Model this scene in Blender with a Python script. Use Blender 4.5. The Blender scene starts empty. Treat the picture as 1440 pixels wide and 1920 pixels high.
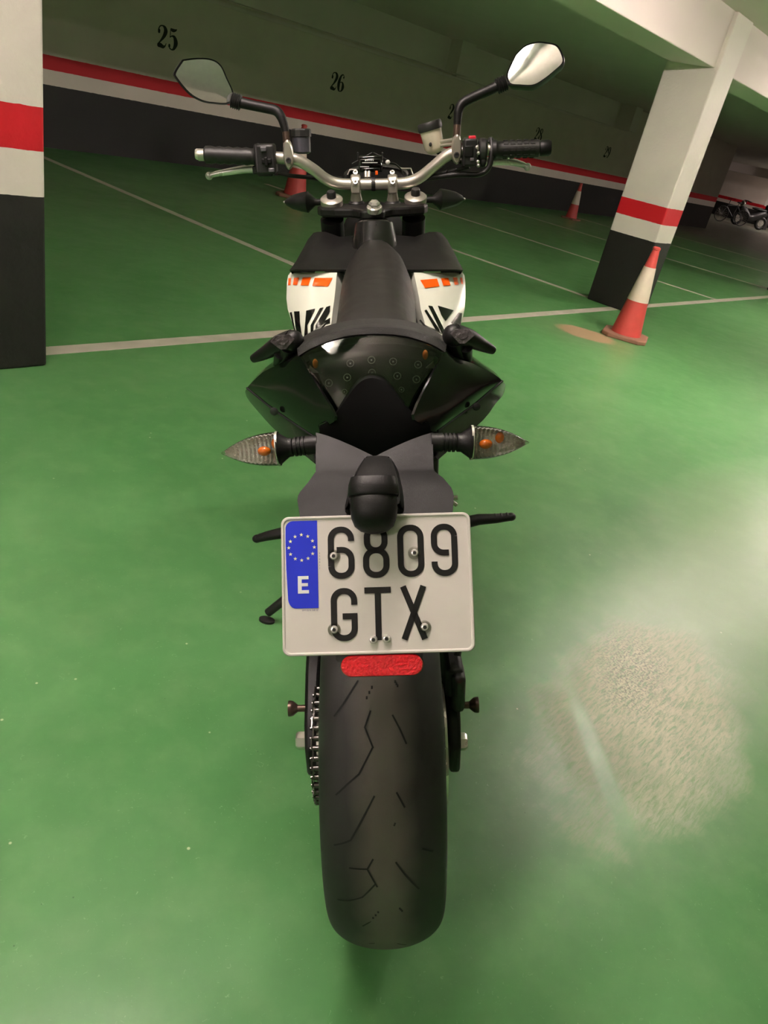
import bpy, bmesh, math, random
from mathutils import Vector, Matrix
from mathutils.bvhtree import BVHTree
from math import sin, cos, pi, radians, sqrt

random.seed(7)
SC = bpy.context.scene
COL = SC.collection

# ------------------------------------------------------------------ camera
FPX = 1383.685
CAM = Vector((0, 0, 1.27))
CR = Matrix(((0.66573396, 0.22923094, -0.71010666),
             (-0.71780575, 0.45670844, -0.52552099),
             (0.20384603, 0.85957581, 0.46858961)))
cd = bpy.data.cameras.new('camera')
cd.sensor_fit = 'HORIZONTAL'; cd.sensor_width = 36.0
cd.lens = FPX / 1440 * 36.0
cd.clip_start = 0.02; cd.clip_end = 200
cam = bpy.data.objects.new('camera', cd); COL.objects.link(cam)
cam.matrix_world = Matrix.Translation(CAM) @ CR.to_4x4()
SC.camera = cam

# ------------------------------------------------------------------ world and exposure
SC.view_settings.view_transform = 'Standard'
SC.view_settings.look = 'None'
SC.view_settings.gamma = 1
SC.view_settings.use_curve_mapping = False
SC.view_settings.exposure = 2.55
W = bpy.data.worlds.new('world'); SC.world = W; W.use_nodes = True
W.node_tree.nodes['Background'].inputs[0].default_value = (0.9, 1.0, 0.85, 1)
W.node_tree.nodes['Background'].inputs[1].default_value = 0.0
TUBE = 60.0          # strength of the fluorescent tubes
TUBE_COL = (1.0, 0.84, 0.785)
CEIL = 2.6

LAMPS = [(0.3, 1.15, 'lit fluorescent lamp on the ceiling above the motorcycle', 0), (5.2, 1.05, 'lit fluorescent lamp on the ceiling in front of the nearest cone', 1),
         (10.1, 1.05, 'lit fluorescent lamp on the ceiling beyond the banded column', 1), (15.0, 1.05, 'lit fluorescent lamp on the ceiling third along the beam', 0),
         (-4.6, 1.05, 'lit fluorescent lamp on the ceiling left of the motorcycle', 0), (-2.7, 0.0, 'added fluorescent lamp left of the viewpoint, brightening the near floor', 0), (20.0, 1.05, 'added fluorescent lamp fourth along the beam, brightening the far end', 0), (27.0, 1.05, 'added fluorescent lamp fifth along the beam, brightening the far end', 0), (39.5, 9.5, 'lit fluorescent lamp on the ceiling near the parked bicycle', 1), (44.6, 9.5, 'added fluorescent lamp brightening the far end wall', 1)]  # unseen lamps added to brighten the near floor, far beam and end wall
CONE3 = (7.25, 8.05)
BIKE2 = (37.6, 12.5, radians(-40)); SCOOT = (38.6, 12.0, radians(-40))
MIRROR_L = (-1.0, -3.2, 2.6); MIRROR_R = (0.3, 0.9, 2.5)
STAND = (1.1527, 1.1561)

# ------------------------------------------------------------------ helpers: materials
def lin(c):
    c = c / 255.0
    return c / 12.92 if c <= 0.04045 else ((c + 0.055) / 1.055) ** 2.4
def rgb(r, g, b): return (lin(r), lin(g), lin(b), 1)
MATS = {}
def mat(name, col, rough=.5, metal=0, var=.10, scale=25, bump=0, bscale=300, coat=0, spec=.5, rvar=.08, tex='Object'):
    if name in MATS: return MATS[name]
    m = bpy.data.materials.new(name); m.use_nodes = True; MATS[name] = m
    nt = m.node_tree; N = nt.nodes; L = nt.links; p = N['Principled BSDF']
    tc = N.new('ShaderNodeTexCoord')
    nz = N.new('ShaderNodeTexNoise'); nz.inputs['Scale'].default_value = scale; nz.inputs['Detail'].default_value = 4
    L.new(tc.outputs[tex], nz.inputs['Vector'])
    mx = N.new('ShaderNodeMix'); mx.data_type = 'RGBA'
    mx.inputs[6].default_value = tuple(c * (1 - var) for c in col[:3]) + (1,)
    mx.inputs[7].default_value = tuple(min(1, c * (1 + var)) for c in col[:3]) + (1,)
    L.new(nz.outputs['Fac'], mx.inputs[0]); L.new(mx.outputs[2], p.inputs['Base Color'])
    mr = N.new('ShaderNodeMapRange'); mr.inputs['To Min'].default_value = max(.02, rough - rvar); mr.inputs['To Max'].default_value = min(1, rough + rvar)
    L.new(nz.outputs['Fac'], mr.inputs['Value']); L.new(mr.outputs[0], p.inputs['Roughness'])
    p.inputs['Metallic'].default_value = metal
    p.inputs['Specular IOR Level'].default_value = spec
    p.inputs['Coat Weight'].default_value = coat; p.inputs['Coat Roughness'].default_value = .05
    if bump:
        n2 = N.new('ShaderNodeTexNoise'); n2.inputs['Scale'].default_value = bscale; n2.inputs['Detail'].default_value = 3
        L.new(tc.outputs[tex], n2.inputs['Vector'])
        b = N.new('ShaderNodeBump'); b.inputs['Strength'].default_value = bump; b.inputs['Distance'].default_value = .002
        L.new(n2.outputs['Fac'], b.inputs['Height']); L.new(b.outputs[0], p.inputs['Normal'])
    return m
def clear_mat(name, tint, rough=.03, bumpscale=0, transp=.75):
    """thin clear plastic: tinted see-through with a fresnel gloss"""
    m = bpy.data.materials.new(name); m.use_nodes = True; MATS[name] = m
    nt = m.node_tree; N = nt.nodes; L = nt.links
    for n in list(N):
        if n.type != 'OUTPUT_MATERIAL': N.remove(n)
    out = [n for n in N if n.type == 'OUTPUT_MATERIAL'][0]
    t = N.new('ShaderNodeBsdfTransparent'); t.inputs[0].default_value = tint
    g = N.new('ShaderNodeBsdfGlossy'); g.inputs['Roughness'].default_value = rough
    fr = N.new('ShaderNodeFresnel'); fr.inputs[0].default_value = 1.5
    mx = N.new('ShaderNodeMixShader')
    L.new(fr.outputs[0], mx.inputs[0]); L.new(t.outputs[0], mx.inputs[1]); L.new(g.outputs[0], mx.inputs[2])
    L.new(mx.outputs[0], out.inputs[0])
    tc = N.new('ShaderNodeTexCoord'); nz = N.new('ShaderNodeTexNoise'); nz.inputs['Scale'].default_value = bumpscale or 60
    L.new(tc.outputs['Object'], nz.inputs['Vector'])
    b = N.new('ShaderNodeBump'); b.inputs['Strength'].default_value = .5 if bumpscale else .03; b.inputs['Distance'].default_value = .002
    L.new(nz.outputs['Fac'], b.inputs['Height']); L.new(b.outputs[0], g.inputs['Normal']); L.new(b.outputs[0], fr.inputs['Normal'])
    return m
def emit_mat(name, col, strength):
    m = bpy.data.materials.new(name); m.use_nodes = True; MATS[name] = m
    p = m.node_tree.nodes['Principled BSDF']
    p.inputs['Base Color'].default_value = (.8, .8, .8, 1)
    p.inputs['Emission Color'].default_value = tuple(col) + (1,)
    p.inputs['Emission Strength'].default_value = strength
    return m

# ------------------------------------------------------------------ helpers: geometry
def catmull(pts, n=6):
    pts = [tuple(p) for p in pts]; out = []
    P = [pts[0]] + pts + [pts[-1]]
    for i in range(1, len(P) - 2):
        for k in range(n):
            t = k / n; a, b, c, d = P[i-1], P[i], P[i+1], P[i+2]
            out.append(tuple(.5 * (2*b[j] + (c[j]-a[j])*t + (2*a[j]-5*b[j]+4*c[j]-d[j])*t*t + (3*b[j]-a[j]-3*c[j]+d[j])*t**3) for j in range(len(b))))
    out.append(pts[-1]); return out
def frame_z(n, up=None):
    n = Vector(n).normalized(); up = Vector(up or (0, 0, 1))
    if abs(n.dot(up.normalized())) > .98: up = Vector((1, 0, 0))
    x = up.cross(n).normalized(); y = n.cross(x)
    return x, y, n
class MB:
    def __init__(s): s.v = []; s.f = []
    def add(s, vs, fs):
        o = len(s.v); s.v += [Vector(v) for v in vs]; s.f += [tuple(i + o for i in f) for f in fs]; return s
    def box(s, c, size, R=None):
        c = Vector(c); h = Vector(size) / 2
        vs = [Vector((x*h.x, y*h.y, z*h.z)) for x in (-1, 1) for y in (-1, 1) for z in (-1, 1)]
        if R is not None: vs = [R @ v for v in vs]
        return s.add([c + v for v in vs], [(0,1,3,2), (4,6,7,5), (0,4,5,1), (2,3,7,6), (0,2,6,4), (1,5,7,3)])
    def box2(s, a, b):
        a = Vector(a); b = Vector(b); return s.box((a+b)/2, [abs(x) for x in (b-a)])
    def loft(s, rings, closed=True, caps=True):
        n = len(rings[0]); vs = [v for r in rings for v in r]; fs = []
        for i in range(len(rings) - 1):
            for j in range(n if closed else n - 1):
                k = (j + 1) % n
                fs.append((i*n+j, i*n+k, (i+1)*n+k, (i+1)*n+j))
        if caps and closed:
            fs.append(tuple(reversed(range(n)))); fs.append(tuple((len(rings)-1)*n + j for j in range(n)))
        return s.add(vs, fs)
    def tube(s, pts, r, n=12, caps=True, flat=1.0):
        pts = [Vector(p) for p in pts]; rs = r if isinstance(r, (list, tuple)) else [r] * len(pts)
        rings = []; x = None
        for i, p in enumerate(pts):
            t = (pts[min(i+1, len(pts)-1)] - pts[max(i-1, 0)]).normalized()
            if x is None: x = frame_z(t)[0]
            x = (x - t * x.dot(t)).normalized(); y = t.cross(x)
            rings.append([p + x*cos(a)*rs[i] + y*sin(a)*rs[i]*flat for a in [2*pi*k/n for k in range(n)]])
        return s.loft(rings, True, caps)
    def lathe(s, prof, o=(0, 0, 0), ax=(0, 0, 1), n=24, up=None, sx=1, sy=1, caps=True):
        """prof: (radius, height) pairs along ax"""
        o = Vector(o); x, y, z = frame_z(ax, up); rings = []
        for r, h in prof:
            rings.append([o + z*h + x*cos(a)*max(r, 1e-5)*sx + y*sin(a)*max(r, 1e-5)*sy for a in [2*pi*k/n for k in range(n)]])
        return s.loft(rings, True, caps)
    def cyl(s, a, b, r, n=20): 
        a = Vector(a); b = Vector(b); return s.lathe([(r, 0), (r, (b-a).length)], a, b-a, n)
    def grid(s, rows):
        n = len(rows[0]); fs = []
        for i in range(len(rows)-1):
            for j in range(n-1): fs.append((i*n+j, i*n+j+1, (i+1)*n+j+1, (i+1)*n+j))
        return s.add([v for r in rows for v in r], fs)
    def prism(s, poly, d):
        """closed planar polygon pushed along d"""
        n = len(poly); poly = [Vector(p) for p in poly]; d = Vector(d)
        return s.add(poly + [p + d for p in poly], [tuple(range(n)), tuple(reversed(range(n, 2*n)))] + [(j, n+j, n+(j+1) % n, (j+1) % n) for j in range(n)])
    def ell(s, c, r, n=16, m=10, R=None):
        c = Vector(c); rings = []
        for i in range(m + 1):
            a = -pi/2 + pi*i/m
            ring = [Vector((cos(a)*cos(b)*r[0], cos(a)*sin(b)*r[1], sin(a)*r[2])) if 0 < i < m else Vector((1e-5*cos(b), 1e-5*sin(b), sin(a)*r[2])) for b in [2*pi*k/n for k in range(n)]]
            rings.append([c + (R @ v if R is not None else v) for v in ring])
        return s.loft(rings)
    def xf(s, M):
        s.v = [M @ v for v in s.v]; return s
    def build(s, name, m, parent=None, smooth=True, bevel=0, sub=0, solid=0, soff=-1, segs=2, fix=True):
        me = bpy.data.meshes.new(name); me.from_pydata([tuple(v) for v in s.v], [], s.f); me.update()
        if fix:
            bm = bmesh.new(); bm.from_mesh(me); bmesh.ops.recalc_face_normals(bm, faces=bm.faces); bm.to_mesh(me); bm.free()
        me.materials.append(m)
        ob = bpy.data.objects.new(name, me); COL.objects.link(ob)
        if parent is not None: ob.parent = parent
        if solid:
            md = ob.modifiers.new('solid', 'SOLIDIFY'); md.thickness = solid; md.offset = soff
            es = ob.modifiers.new('split', 'EDGE_SPLIT'); es.split_angle = radians(50)
        if bevel:
            md = ob.modifiers.new('bevel', 'BEVEL'); md.width = bevel; md.segments = segs; md.limit_method = 'ANGLE'; md.angle_limit = radians(35)
        if sub:
            md = ob.modifiers.new('sub', 'SUBSURF'); md.levels = sub; md.render_levels = sub
        if smooth:
            for p in me.polygons: p.use_smooth = True
            try: me.set_sharp_from_angle(angle=radians(38))
            except Exception: pass
        return ob
def empty(name, loc, label, cat, rotz=0, group=None):
    o = bpy.data.objects.new(name, None); COL.objects.link(o); o.empty_display_size = .1
    o.location = loc; o.rotation_euler = (0, 0, rotz); tag(o, label, cat, group); return o
def tag(o, label=None, cat=None, group=None, kind=None):
    if label: o['label'] = label
    if cat: o['category'] = cat
    if group: o['group'] = group
    if kind: o['kind'] = kind
    return o
def ribbon(pts, w, closed=False):
    """2D poly-line with its own width -> (verts, faces); pts are (x, y) or (x, y, width)"""
    P = [Vector((p[0], p[1])) for p in pts]; ws = [p[2] if len(p) > 2 else w for p in pts]; vs = []; n = len(P)
    for i in range(n):
        a = P[i-1] if (i > 0 or closed) else P[i]; b = P[(i+1) % n] if (i < n-1 or closed) else P[i]
        t = (b - a).normalized(); nn = Vector((-t.y, t.x))
        k = 1.0
        if a != P[i] and b != P[i]:
            c = (P[i]-a).normalized().dot(t); k = 1 / max(.5, c)
        vs += [P[i] + nn*ws[i]/2*k, P[i] - nn*ws[i]/2*k]
    fs = [(2*i, 2*i+1, 2*((i+1) % n)+1, 2*((i+1) % n)) for i in range(n if closed else n-1)]
    return vs, fs
def arc(cx, cy, rx, ry, a0, a1, n=10):
    return [(cx + rx*cos(radians(a0+(a1-a0)*k/n)), cy + ry*sin(radians(a0+(a1-a0)*k/n))) for k in range(n+1)]

# ------------------------------------------------------------------ materials
def stripe_mat(name, wall_rgb, bump):
    """plaster painted in level bands: dark dado, white line, red line, white above"""
    m = bpy.data.materials.new(name); m.use_nodes = True; MATS[name] = m
    nt = m.node_tree; N = nt.nodes; L = nt.links; p = N['Principled BSDF']
    g = N.new('ShaderNodeNewGeometry'); sp = N.new('ShaderNodeSeparateXYZ'); L.new(g.outputs['Position'], sp.inputs[0])
    wob = N.new('ShaderNodeTexNoise'); wob.inputs['Scale'].default_value = 18; L.new(g.outputs['Position'], wob.inputs['Vector'])
    ma = N.new('ShaderNodeMath'); ma.operation = 'MULTIPLY_ADD'; ma.inputs[1].default_value = .008
    L.new(wob.outputs['Fac'], ma.inputs[0]); L.new(sp.outputs['Z'], ma.inputs[2])
    dv = N.new('ShaderNodeMath'); dv.operation = 'DIVIDE'; dv.inputs[1].default_value = 3; L.new(ma.outputs[0], dv.inputs[0])
    cr = N.new('ShaderNodeValToRGB'); cr.color_ramp.interpolation = 'CONSTANT'; e = cr.color_ramp.elements
    e[0].position = 0; e[0].color = rgb(28, 26, 23)
    e[1].position = .698/3; e[1].color = wall_rgb
    for z, c in ((.861, rgb(205, 16, 32)), (1.018, wall_rgb)):
        k = e.new(z/3); k.color = c
    L.new(dv.outputs[0], cr.inputs[0])
    nz = N.new('ShaderNodeTexNoise'); nz.inputs['Scale'].default_value = 3; nz.inputs['Detail'].default_value = 6; L.new(g.outputs['Position'], nz.inputs['Vector'])
    mr = N.new('ShaderNodeMapRange'); mr.inputs['To Min'].default_value = .9; mr.inputs['To Max'].default_value = 1.08; L.new(nz.outputs['Fac'], mr.inputs['Value'])
    mu = N.new('ShaderNodeMix'); mu.data_type = 'RGBA'; mu.blend_type = 'MULTIPLY'; mu.inputs[0].default_value = 1
    L.new(cr.outputs[0], mu.inputs[6]); L.new(mr.outputs[0], mu.inputs[7]); L.new(mu.outputs[2], p.inputs['Base Color'])
    p.inputs['Roughness'].default_value = .6
    b1 = N.new('ShaderNodeTexNoise'); b1.inputs['Scale'].default_value = 45; b1.inputs['Detail'].default_value = 5; L.new(g.outputs['Position'], b1.inputs['Vector'])
    b = N.new('ShaderNodeBump'); b.inputs['Strength'].default_value = bump; b.inputs['Distance'].default_value = .006
    L.new(b1.outputs['Fac'], b.inputs['Height']); L.new(b.outputs[0], p.inputs['Normal'])
    return m
M_WALL = stripe_mat('painted_plaster', rgb(226, 214, 202), .25)
M_COLM = stripe_mat('column_paint', rgb(228, 220, 210), .5)
M_CEIL = mat('ceiling_paint', rgb(224, 212, 206), .8, var=.05, scale=2, bump=.2, bscale=40, tex='Object')
M_LINE = mat('white_line_paint', rgb(205, 198, 182), .45, var=.22, scale=9)
M_DIGIT = mat('black_stencil_paint', rgb(22, 20, 18), .6)

def floor_mat():
    m = bpy.data.materials.new('green_floor_paint'); m.use_nodes = True
    nt = m.node_tree; N = nt.nodes; L = nt.links; p = N['Principled BSDF']
    g = N.new('ShaderNodeNewGeometry'); pos = g.outputs['Position']
    def noise(sc, det=4, rough=.55, vec=None, dist=0):
        n = N.new('ShaderNodeTexNoise'); n.inputs['Scale'].default_value = sc; n.inputs['Detail'].default_value = det
        n.inputs['Roughness'].default_value = rough; n.inputs['Distortion'].default_value = dist
        L.new(vec or pos, n.inputs['Vector']); return n.outputs['Fac']
    def rng(v, a, b, c=0, d=1):
        r = N.new('ShaderNodeMapRange'); r.inputs['From Min'].default_value = a; r.inputs['From Max'].default_value = b
        r.inputs['To Min'].default_value = c; r.inputs['To Max'].default_value = d; L.new(v, r.inputs['Value']); return r.outputs[0]
    def mixc(f, a, b, blend='MIX'):
        x = N.new('ShaderNodeMix'); x.data_type = 'RGBA'; x.blend_type = blend
        if isinstance(f, (int, float)): x.inputs[0].default_value = f
        else: L.new(f, x.inputs[0])
        for k, v in ((6, a), (7, b)):
            if isinstance(v, tuple): x.inputs[k].default_value = v
            else: L.new(v, x.inputs[k])
        return x.outputs[2]
    def mth(op, a, b=None, c=None):
        x = N.new('ShaderNodeMath'); x.operation = op
        for k, v in enumerate((a, b, c)):
            if v is None: continue
            if isinstance(v, (int, float)): x.inputs[k].default_value = v
            else: L.new(v, x.inputs[k])
        return x.outputs[0]
    def blob(cx, cy, rx, ry, rot, edge, nscale, namp):
        mp = N.new('ShaderNodeMapping'); mp.vector_type = 'TEXTURE'
        mp.inputs['Location'].default_value = (cx, cy, 0); mp.inputs['Rotation'].default_value = (0, 0, radians(rot)); mp.inputs['Scale'].default_value = (rx, ry, 1)
        L.new(pos, mp.inputs['Vector'])
        ln = N.new('ShaderNodeVectorMath'); ln.operation = 'LENGTH'; L.new(mp.outputs[0], ln.inputs[0])
        d = mth('ADD', ln.outputs['Value'], mth('MULTIPLY', mth('SUBTRACT', noise(nscale, 5), .5), namp))
        return rng(d, 1.0 + edge, 1.0 - edge)
    base = mixc(rng(noise(1.6, 4), .35, .65), rgb(84, 142, 82), rgb(96, 152, 92))
    base = mixc(rng(noise(9, 5), .45, .75, 0, .5), base, rgb(116, 164, 106))
    # scuffs and dust
    base = mixc(mth('MULTIPLY', rng(noise(70, 3, .6, dist=2.5), .66, .74), .35), base, rgb(165, 205, 158))
    vs_ = N.new('ShaderNodeTexVoronoi'); vs_.inputs['Scale'].default_value = 23; L.new(pos, vs_.inputs['Vector'])
    base = mixc(mth('MULTIPLY', rng(vs_.outputs['Distance'], .045, .02), mth('MULTIPLY', rng(noise(4.3), .5, .6), .7)), base, rgb(40, 84, 46))
    vo = N.new('ShaderNodeTexVoronoi'); vo.inputs['Scale'].default_value = 14; L.new(pos, vo.inputs['Vector'])
    base = mixc(mth('MULTIPLY', rng(vo.outputs['Distance'], .055, .03), mth('MULTIPLY', rng(noise(6), .55, .6), .8)), base, rgb(215, 225, 185))
    # pale worn patch to the right of the wheel, with rubbed streaks
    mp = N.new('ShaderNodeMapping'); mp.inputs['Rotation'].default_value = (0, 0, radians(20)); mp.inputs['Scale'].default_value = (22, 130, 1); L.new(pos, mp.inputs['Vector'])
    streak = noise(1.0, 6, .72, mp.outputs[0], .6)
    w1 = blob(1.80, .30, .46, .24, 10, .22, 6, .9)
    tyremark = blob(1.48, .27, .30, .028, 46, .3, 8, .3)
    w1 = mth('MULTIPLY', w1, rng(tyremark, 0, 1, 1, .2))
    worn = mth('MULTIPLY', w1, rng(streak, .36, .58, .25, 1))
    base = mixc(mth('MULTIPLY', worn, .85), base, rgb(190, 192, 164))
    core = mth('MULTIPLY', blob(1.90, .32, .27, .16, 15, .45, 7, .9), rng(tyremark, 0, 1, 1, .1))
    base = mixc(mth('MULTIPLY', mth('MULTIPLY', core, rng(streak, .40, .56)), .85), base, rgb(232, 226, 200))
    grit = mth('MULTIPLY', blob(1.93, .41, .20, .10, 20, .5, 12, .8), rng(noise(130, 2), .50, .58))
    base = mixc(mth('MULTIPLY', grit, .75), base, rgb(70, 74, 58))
    w2 = blob(2.9, .42, 1.2, .34, 8, .5, 3, .7)  # broad pale tint stretching on from the patch to the right
    base = mixc(mth('MULTIPLY', w2, .35), base, rgb(180, 192, 160))
    # bare beige patch at the foot of the nearest cone
    w3 = blob(5.86, 2.72, .20, .25, 8, .12, 6, .5)
    base = mixc(mth('MULTIPLY', blob(5.75, 2.75, .35, .42, 0, .5, 5, .6), .3), base, rgb(130, 150, 110))
    base = mixc(w3, base, rgb(186, 158, 124))
    # floor colour shifts to grey towards the far end
    sp = N.new('ShaderNodeSeparateXYZ'); L.new(pos, sp.inputs[0])
    far = rng(sp.outputs['X'], 19, 24)
    base = mixc(mth('MULTIPLY', far, .9), base, rgb(112, 112, 104))
    L.new(base, p.inputs['Base Color'])
    ro = mth('ADD', rng(noise(3.5, 3), .0, 1, .22, .44), mth('MULTIPLY', rng(noise(40, 3), 0, 1), .06))
    ro = mth('ADD', ro, mth('MULTIPLY', w1, .06)); L.new(ro, p.inputs['Roughness'])
    p.inputs['Specular IOR Level'].default_value = .5
    hb = mth('ADD', mth('MULTIPLY', noise(5, 2), 1.0), mth('MULTIPLY', noise(120, 2), .06))
    hb = mth('ADD', hb, mth('MULTIPLY', mth('MULTIPLY', w1, streak), .5))
    b = N.new('ShaderNodeBump'); b.inputs['Strength'].default_value = .25; b.inputs['Distance'].default_value = .01
    L.new(hb, b.inputs['Height']); L.new(b.outputs[0], p.inputs['Normal'])
    return m
M_FLOOR = floor_mat()

# ------------------------------------------------------------------ the garage shell
XW0, XW1, YW0, YW1 = -9.0, 46.0, -6.5, 9.99
XEND = 28.0
def struct(mb, name, m, label, **k):
    k.setdefault('smooth', False)
    return tag(mb.build(name, m, **k), label, None, None, 'structure')
f = MB()
f.grid([[Vector((x, y, 0)) for x in (XW0, 0, 3, 8, 20, XW1)] for y in (YW0, 0, 1, 4, 10, 20)])
f.add([(XW0, YW0, -.1), (XW1, YW0, -.1), (XW1, 20, -.1), (XW0, 20, -.1)], [(0, 1, 2, 3)])
struct(f, 'floor', M_FLOOR, 'glossy green painted garage floor', fix=False)
struct(MB().box2((XW0, YW0, CEIL), (XW1, 20, CEIL + .15)), 'ceiling', M_CEIL, 'pale painted concrete ceiling')
struct(MB().box2((XW0, YW1, 0), (XEND, YW1 + .25, CEIL)), 'wall_back', M_WALL, 'long wall with black dado, white and red bands and stencilled bay numbers')
struct(MB().box2((XEND - .25, YW1 + .25, 0), (XEND, 20, CEIL)), 'wall_return', M_WALL, 'short return wall at the far end of the numbered wall')
struct(MB().box2((XW1 - .2, YW0, 0), (XW1, 20, CEIL)), 'wall_far', M_WALL, 'far end wall behind the parked bicycle')
struct(MB().box2((XW0 - .2, YW0, 0), (XW0, 20, CEIL)), 'wall_left', M_WALL, 'left end wall')
struct(MB().box2((XW0, YW0 - .2, 0), (XW1, YW0, CEIL)), 'wall_front', M_WALL, 'banded wall behind the viewpoint')
def column(x0, x1, y0, y1, label):
    return struct(MB().box2((x0, y0, 0), (x1, y1, CEIL)), 'column', M_COLM, label, bevel=.012)
column(1.07, 1.465, 3.06, 3.56, 'near column cut by the left edge, with broad red band')
column(7.42, 7.82, 3.06, 3.56, 'banded column behind the nearest traffic cone')
column(13.75, 14.15, 3.06, 3.56, 'column further along the beam')
column(-5.2, -4.8, 3.06, 3.56, 'column at the left end of the beam')
column(41.2, 41.7, 12.0, 12.4, 'distant column by the parked bicycle')
struct(MB().box2((XW0, 3.10, 2.175), (XW1, 3.53, CEIL + .02)), 'beam', M_CEIL, 'deep white beam resting on the row of columns', bevel=.01)
struct(MB().box2((42.2, 3.5, 2.2), (42.6, 20, CEIL + .02)), 'beam', M_CEIL, 'distant cross beam above the parked bicycle', bevel=.01)
# ledge and stubs high on the numbered wall
struct(MB().box2((XW0, YW1 - .16, 2.11), (12.0, YW1 + .1, CEIL + .02)), 'trim_1', M_CEIL, 'shallow bulkhead along the top of the numbered wall')
struct(MB().box2((12.0, YW1 - .42, 2.09), (12.4, YW1 + .1, CEIL + .02)), 'trim_2', M_CEIL, 'concrete stub where a beam meets the numbered wall')
struct(MB().box2((12.4, YW1 - .12, 2.07), (18.9, YW1 + .1, CEIL + .02)), 'trim_3', M_CEIL, 'bulkhead along the numbered wall beyond the stub')
struct(MB().box2((19.2, YW1 - .42, 2.06), (19.6, YW1 + .1, CEIL + .02)), 'trim_4', M_CEIL, 'second concrete stub further along the numbered wall')
struct(MB().box2((XW0, YW1 - .035, 2.03), (18.9, YW1 + .05, 2.075)), 'trim_5', M_CEIL, 'conduit running under the bulkhead')
# painted lines
def line(x0, x1, y0, y1, n, lab):
    struct(MB().box2((x0, y0, -.004), (x1, y1, .0012)), 'trim_%d' % n, M_LINE, lab)
line(XW0 + .3, 30, 3.185, 3.285, 6, 'long white floor line along the front of the parking bays')
k = 7
for x in (4.36, 7.53, 10.55, 13.95, 17.1, 20.2):
    line(x - .045, x + .045, 3.285, 9.3 if x != 7.53 else 9.0, k, '%s white bay divider line running to the numbered wall' % ('first', 'second', 'third', 'fourth', 'fifth', 'sixth')[k-7]); k += 1

# stencilled numbers
DIG = {
 '2': [[(.03,.72,.10),(.10,.72,.17),(.17,.72,.10)], [(.05,.74,.05),(.13,.93,.05),(.28,.99,.05),(.42,.93,.13),(.49,.77,.18),(.40,.54,.14),(.22,.30,.07),(.05,.12,.05)], [(.03,.09,.06),(.10,.09,.15),(.22,.10,.17),(.38,.06,.13),(.50,.12,.05),(.55,.25,.03)]],
 '5': [[(.10,.94,.08),(.26,.90,.13),(.40,.93,.09),(.49,.99,.03)], [(.12,.93,.035),(.10,.55,.035)], [(.10,.56,.04),(.22,.64,.05),(.37,.60,.13),(.47,.36,.20),(.38,.10,.12),(.24,.02,.05),(.10,.08,.06)], [(.03,.17,.08),(.09,.17,.16),(.15,.17,.08)]],
 '6': [[(.40,.80,.08),(.44,.83,.13),(.48,.82,.06)], [(.46,.88,.04),(.36,.98,.05),(.20,.90,.10),(.09,.62,.18),(.07,.35,.19),(.13,.10,.13),(.27,.02,.04),(.41,.11,.12),(.47,.29,.19),(.42,.48,.12),(.29,.56,.04),(.16,.50,.04)]],
 '7': [[(.05,.80,.04),(.06,.93,.06)], [(.06,.94,.11),(.25,.91,.15),(.40,.92,.10),(.52,.98,.03)], [(.50,.95,.04),(.40,.66,.07),(.29,.38,.14),(.25,.03,.20)]],
 '8': [[(.28,.98,.05),(.14,.90,.10),(.11,.76,.16),(.19,.62,.13),(.36,.50,.14),(.47,.26,.18),(.41,.08,.10),(.27,.02,.05),(.12,.08,.10),(.08,.24,.15),(.15,.42,.07),(.32,.57,.05),(.43,.70,.09),(.42,.87,.11),(.28,.98,.05)]],
 '9': []}
DIG['9'] = [[(.54-x, 1-y, w) for x, y, w in st] for st in DIG['6']]
def bay_number(txt, x, z, h, wall):
    mb = MB(); cx = x
    for ch in txt:
        for st in DIG[ch]:
            vs, fs = ribbon(catmull([(a_, b_, w_*1.22) for a_, b_, w_ in st], 5), .1)
            mb.add([(cx + v.x*h, YW1 - .0015, z + v.y*h) for v in vs], fs)
        cx += h*.66
    o = mb.build('bay_number', M_DIGIT, wall, smooth=False, fix=False)
    tag(o, 'black stencilled number ' + txt)
wall = bpy.data.objects['wall_back']
for txt, x in (('25', 6.27), ('26', 9.42), ('27', 12.55), ('28', 15.72), ('29', 19.1)):
    bay_number(txt, x, 1.375, .25, wall)
# ------------------------------------------------------------------ lamps (thing: housing + glowing tubes)
M_LAMP = mat('lamp_housing_white', rgb(225, 225, 220), .4)
M_TUBE = emit_mat('lit_tube', TUBE_COL, TUBE)
def ceiling_lamp(x, y, label, twin):
    o = empty('ceiling_lamp', (x, y, CEIL), label, 'lamp', group='fluorescent ceiling lamps')
    MB().box((0, 0, -.025), (1.28, .16, .05)).box((-.63, 0, -.06), (.03, .14, .04)).box((.63, 0, -.06), (.03, .14, .04)).build('housing', M_LAMP, o, smooth=False, bevel=.006)
    for dy in ((-.045, .045) if twin else (0,)): MB().cyl((-.61, dy, -.072), (.61, dy, -.072), .013, 12).build('tube', M_TUBE, o)
for x, y, lab, twin in LAMPS: ceiling_lamp(x, y, lab, twin)

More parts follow.
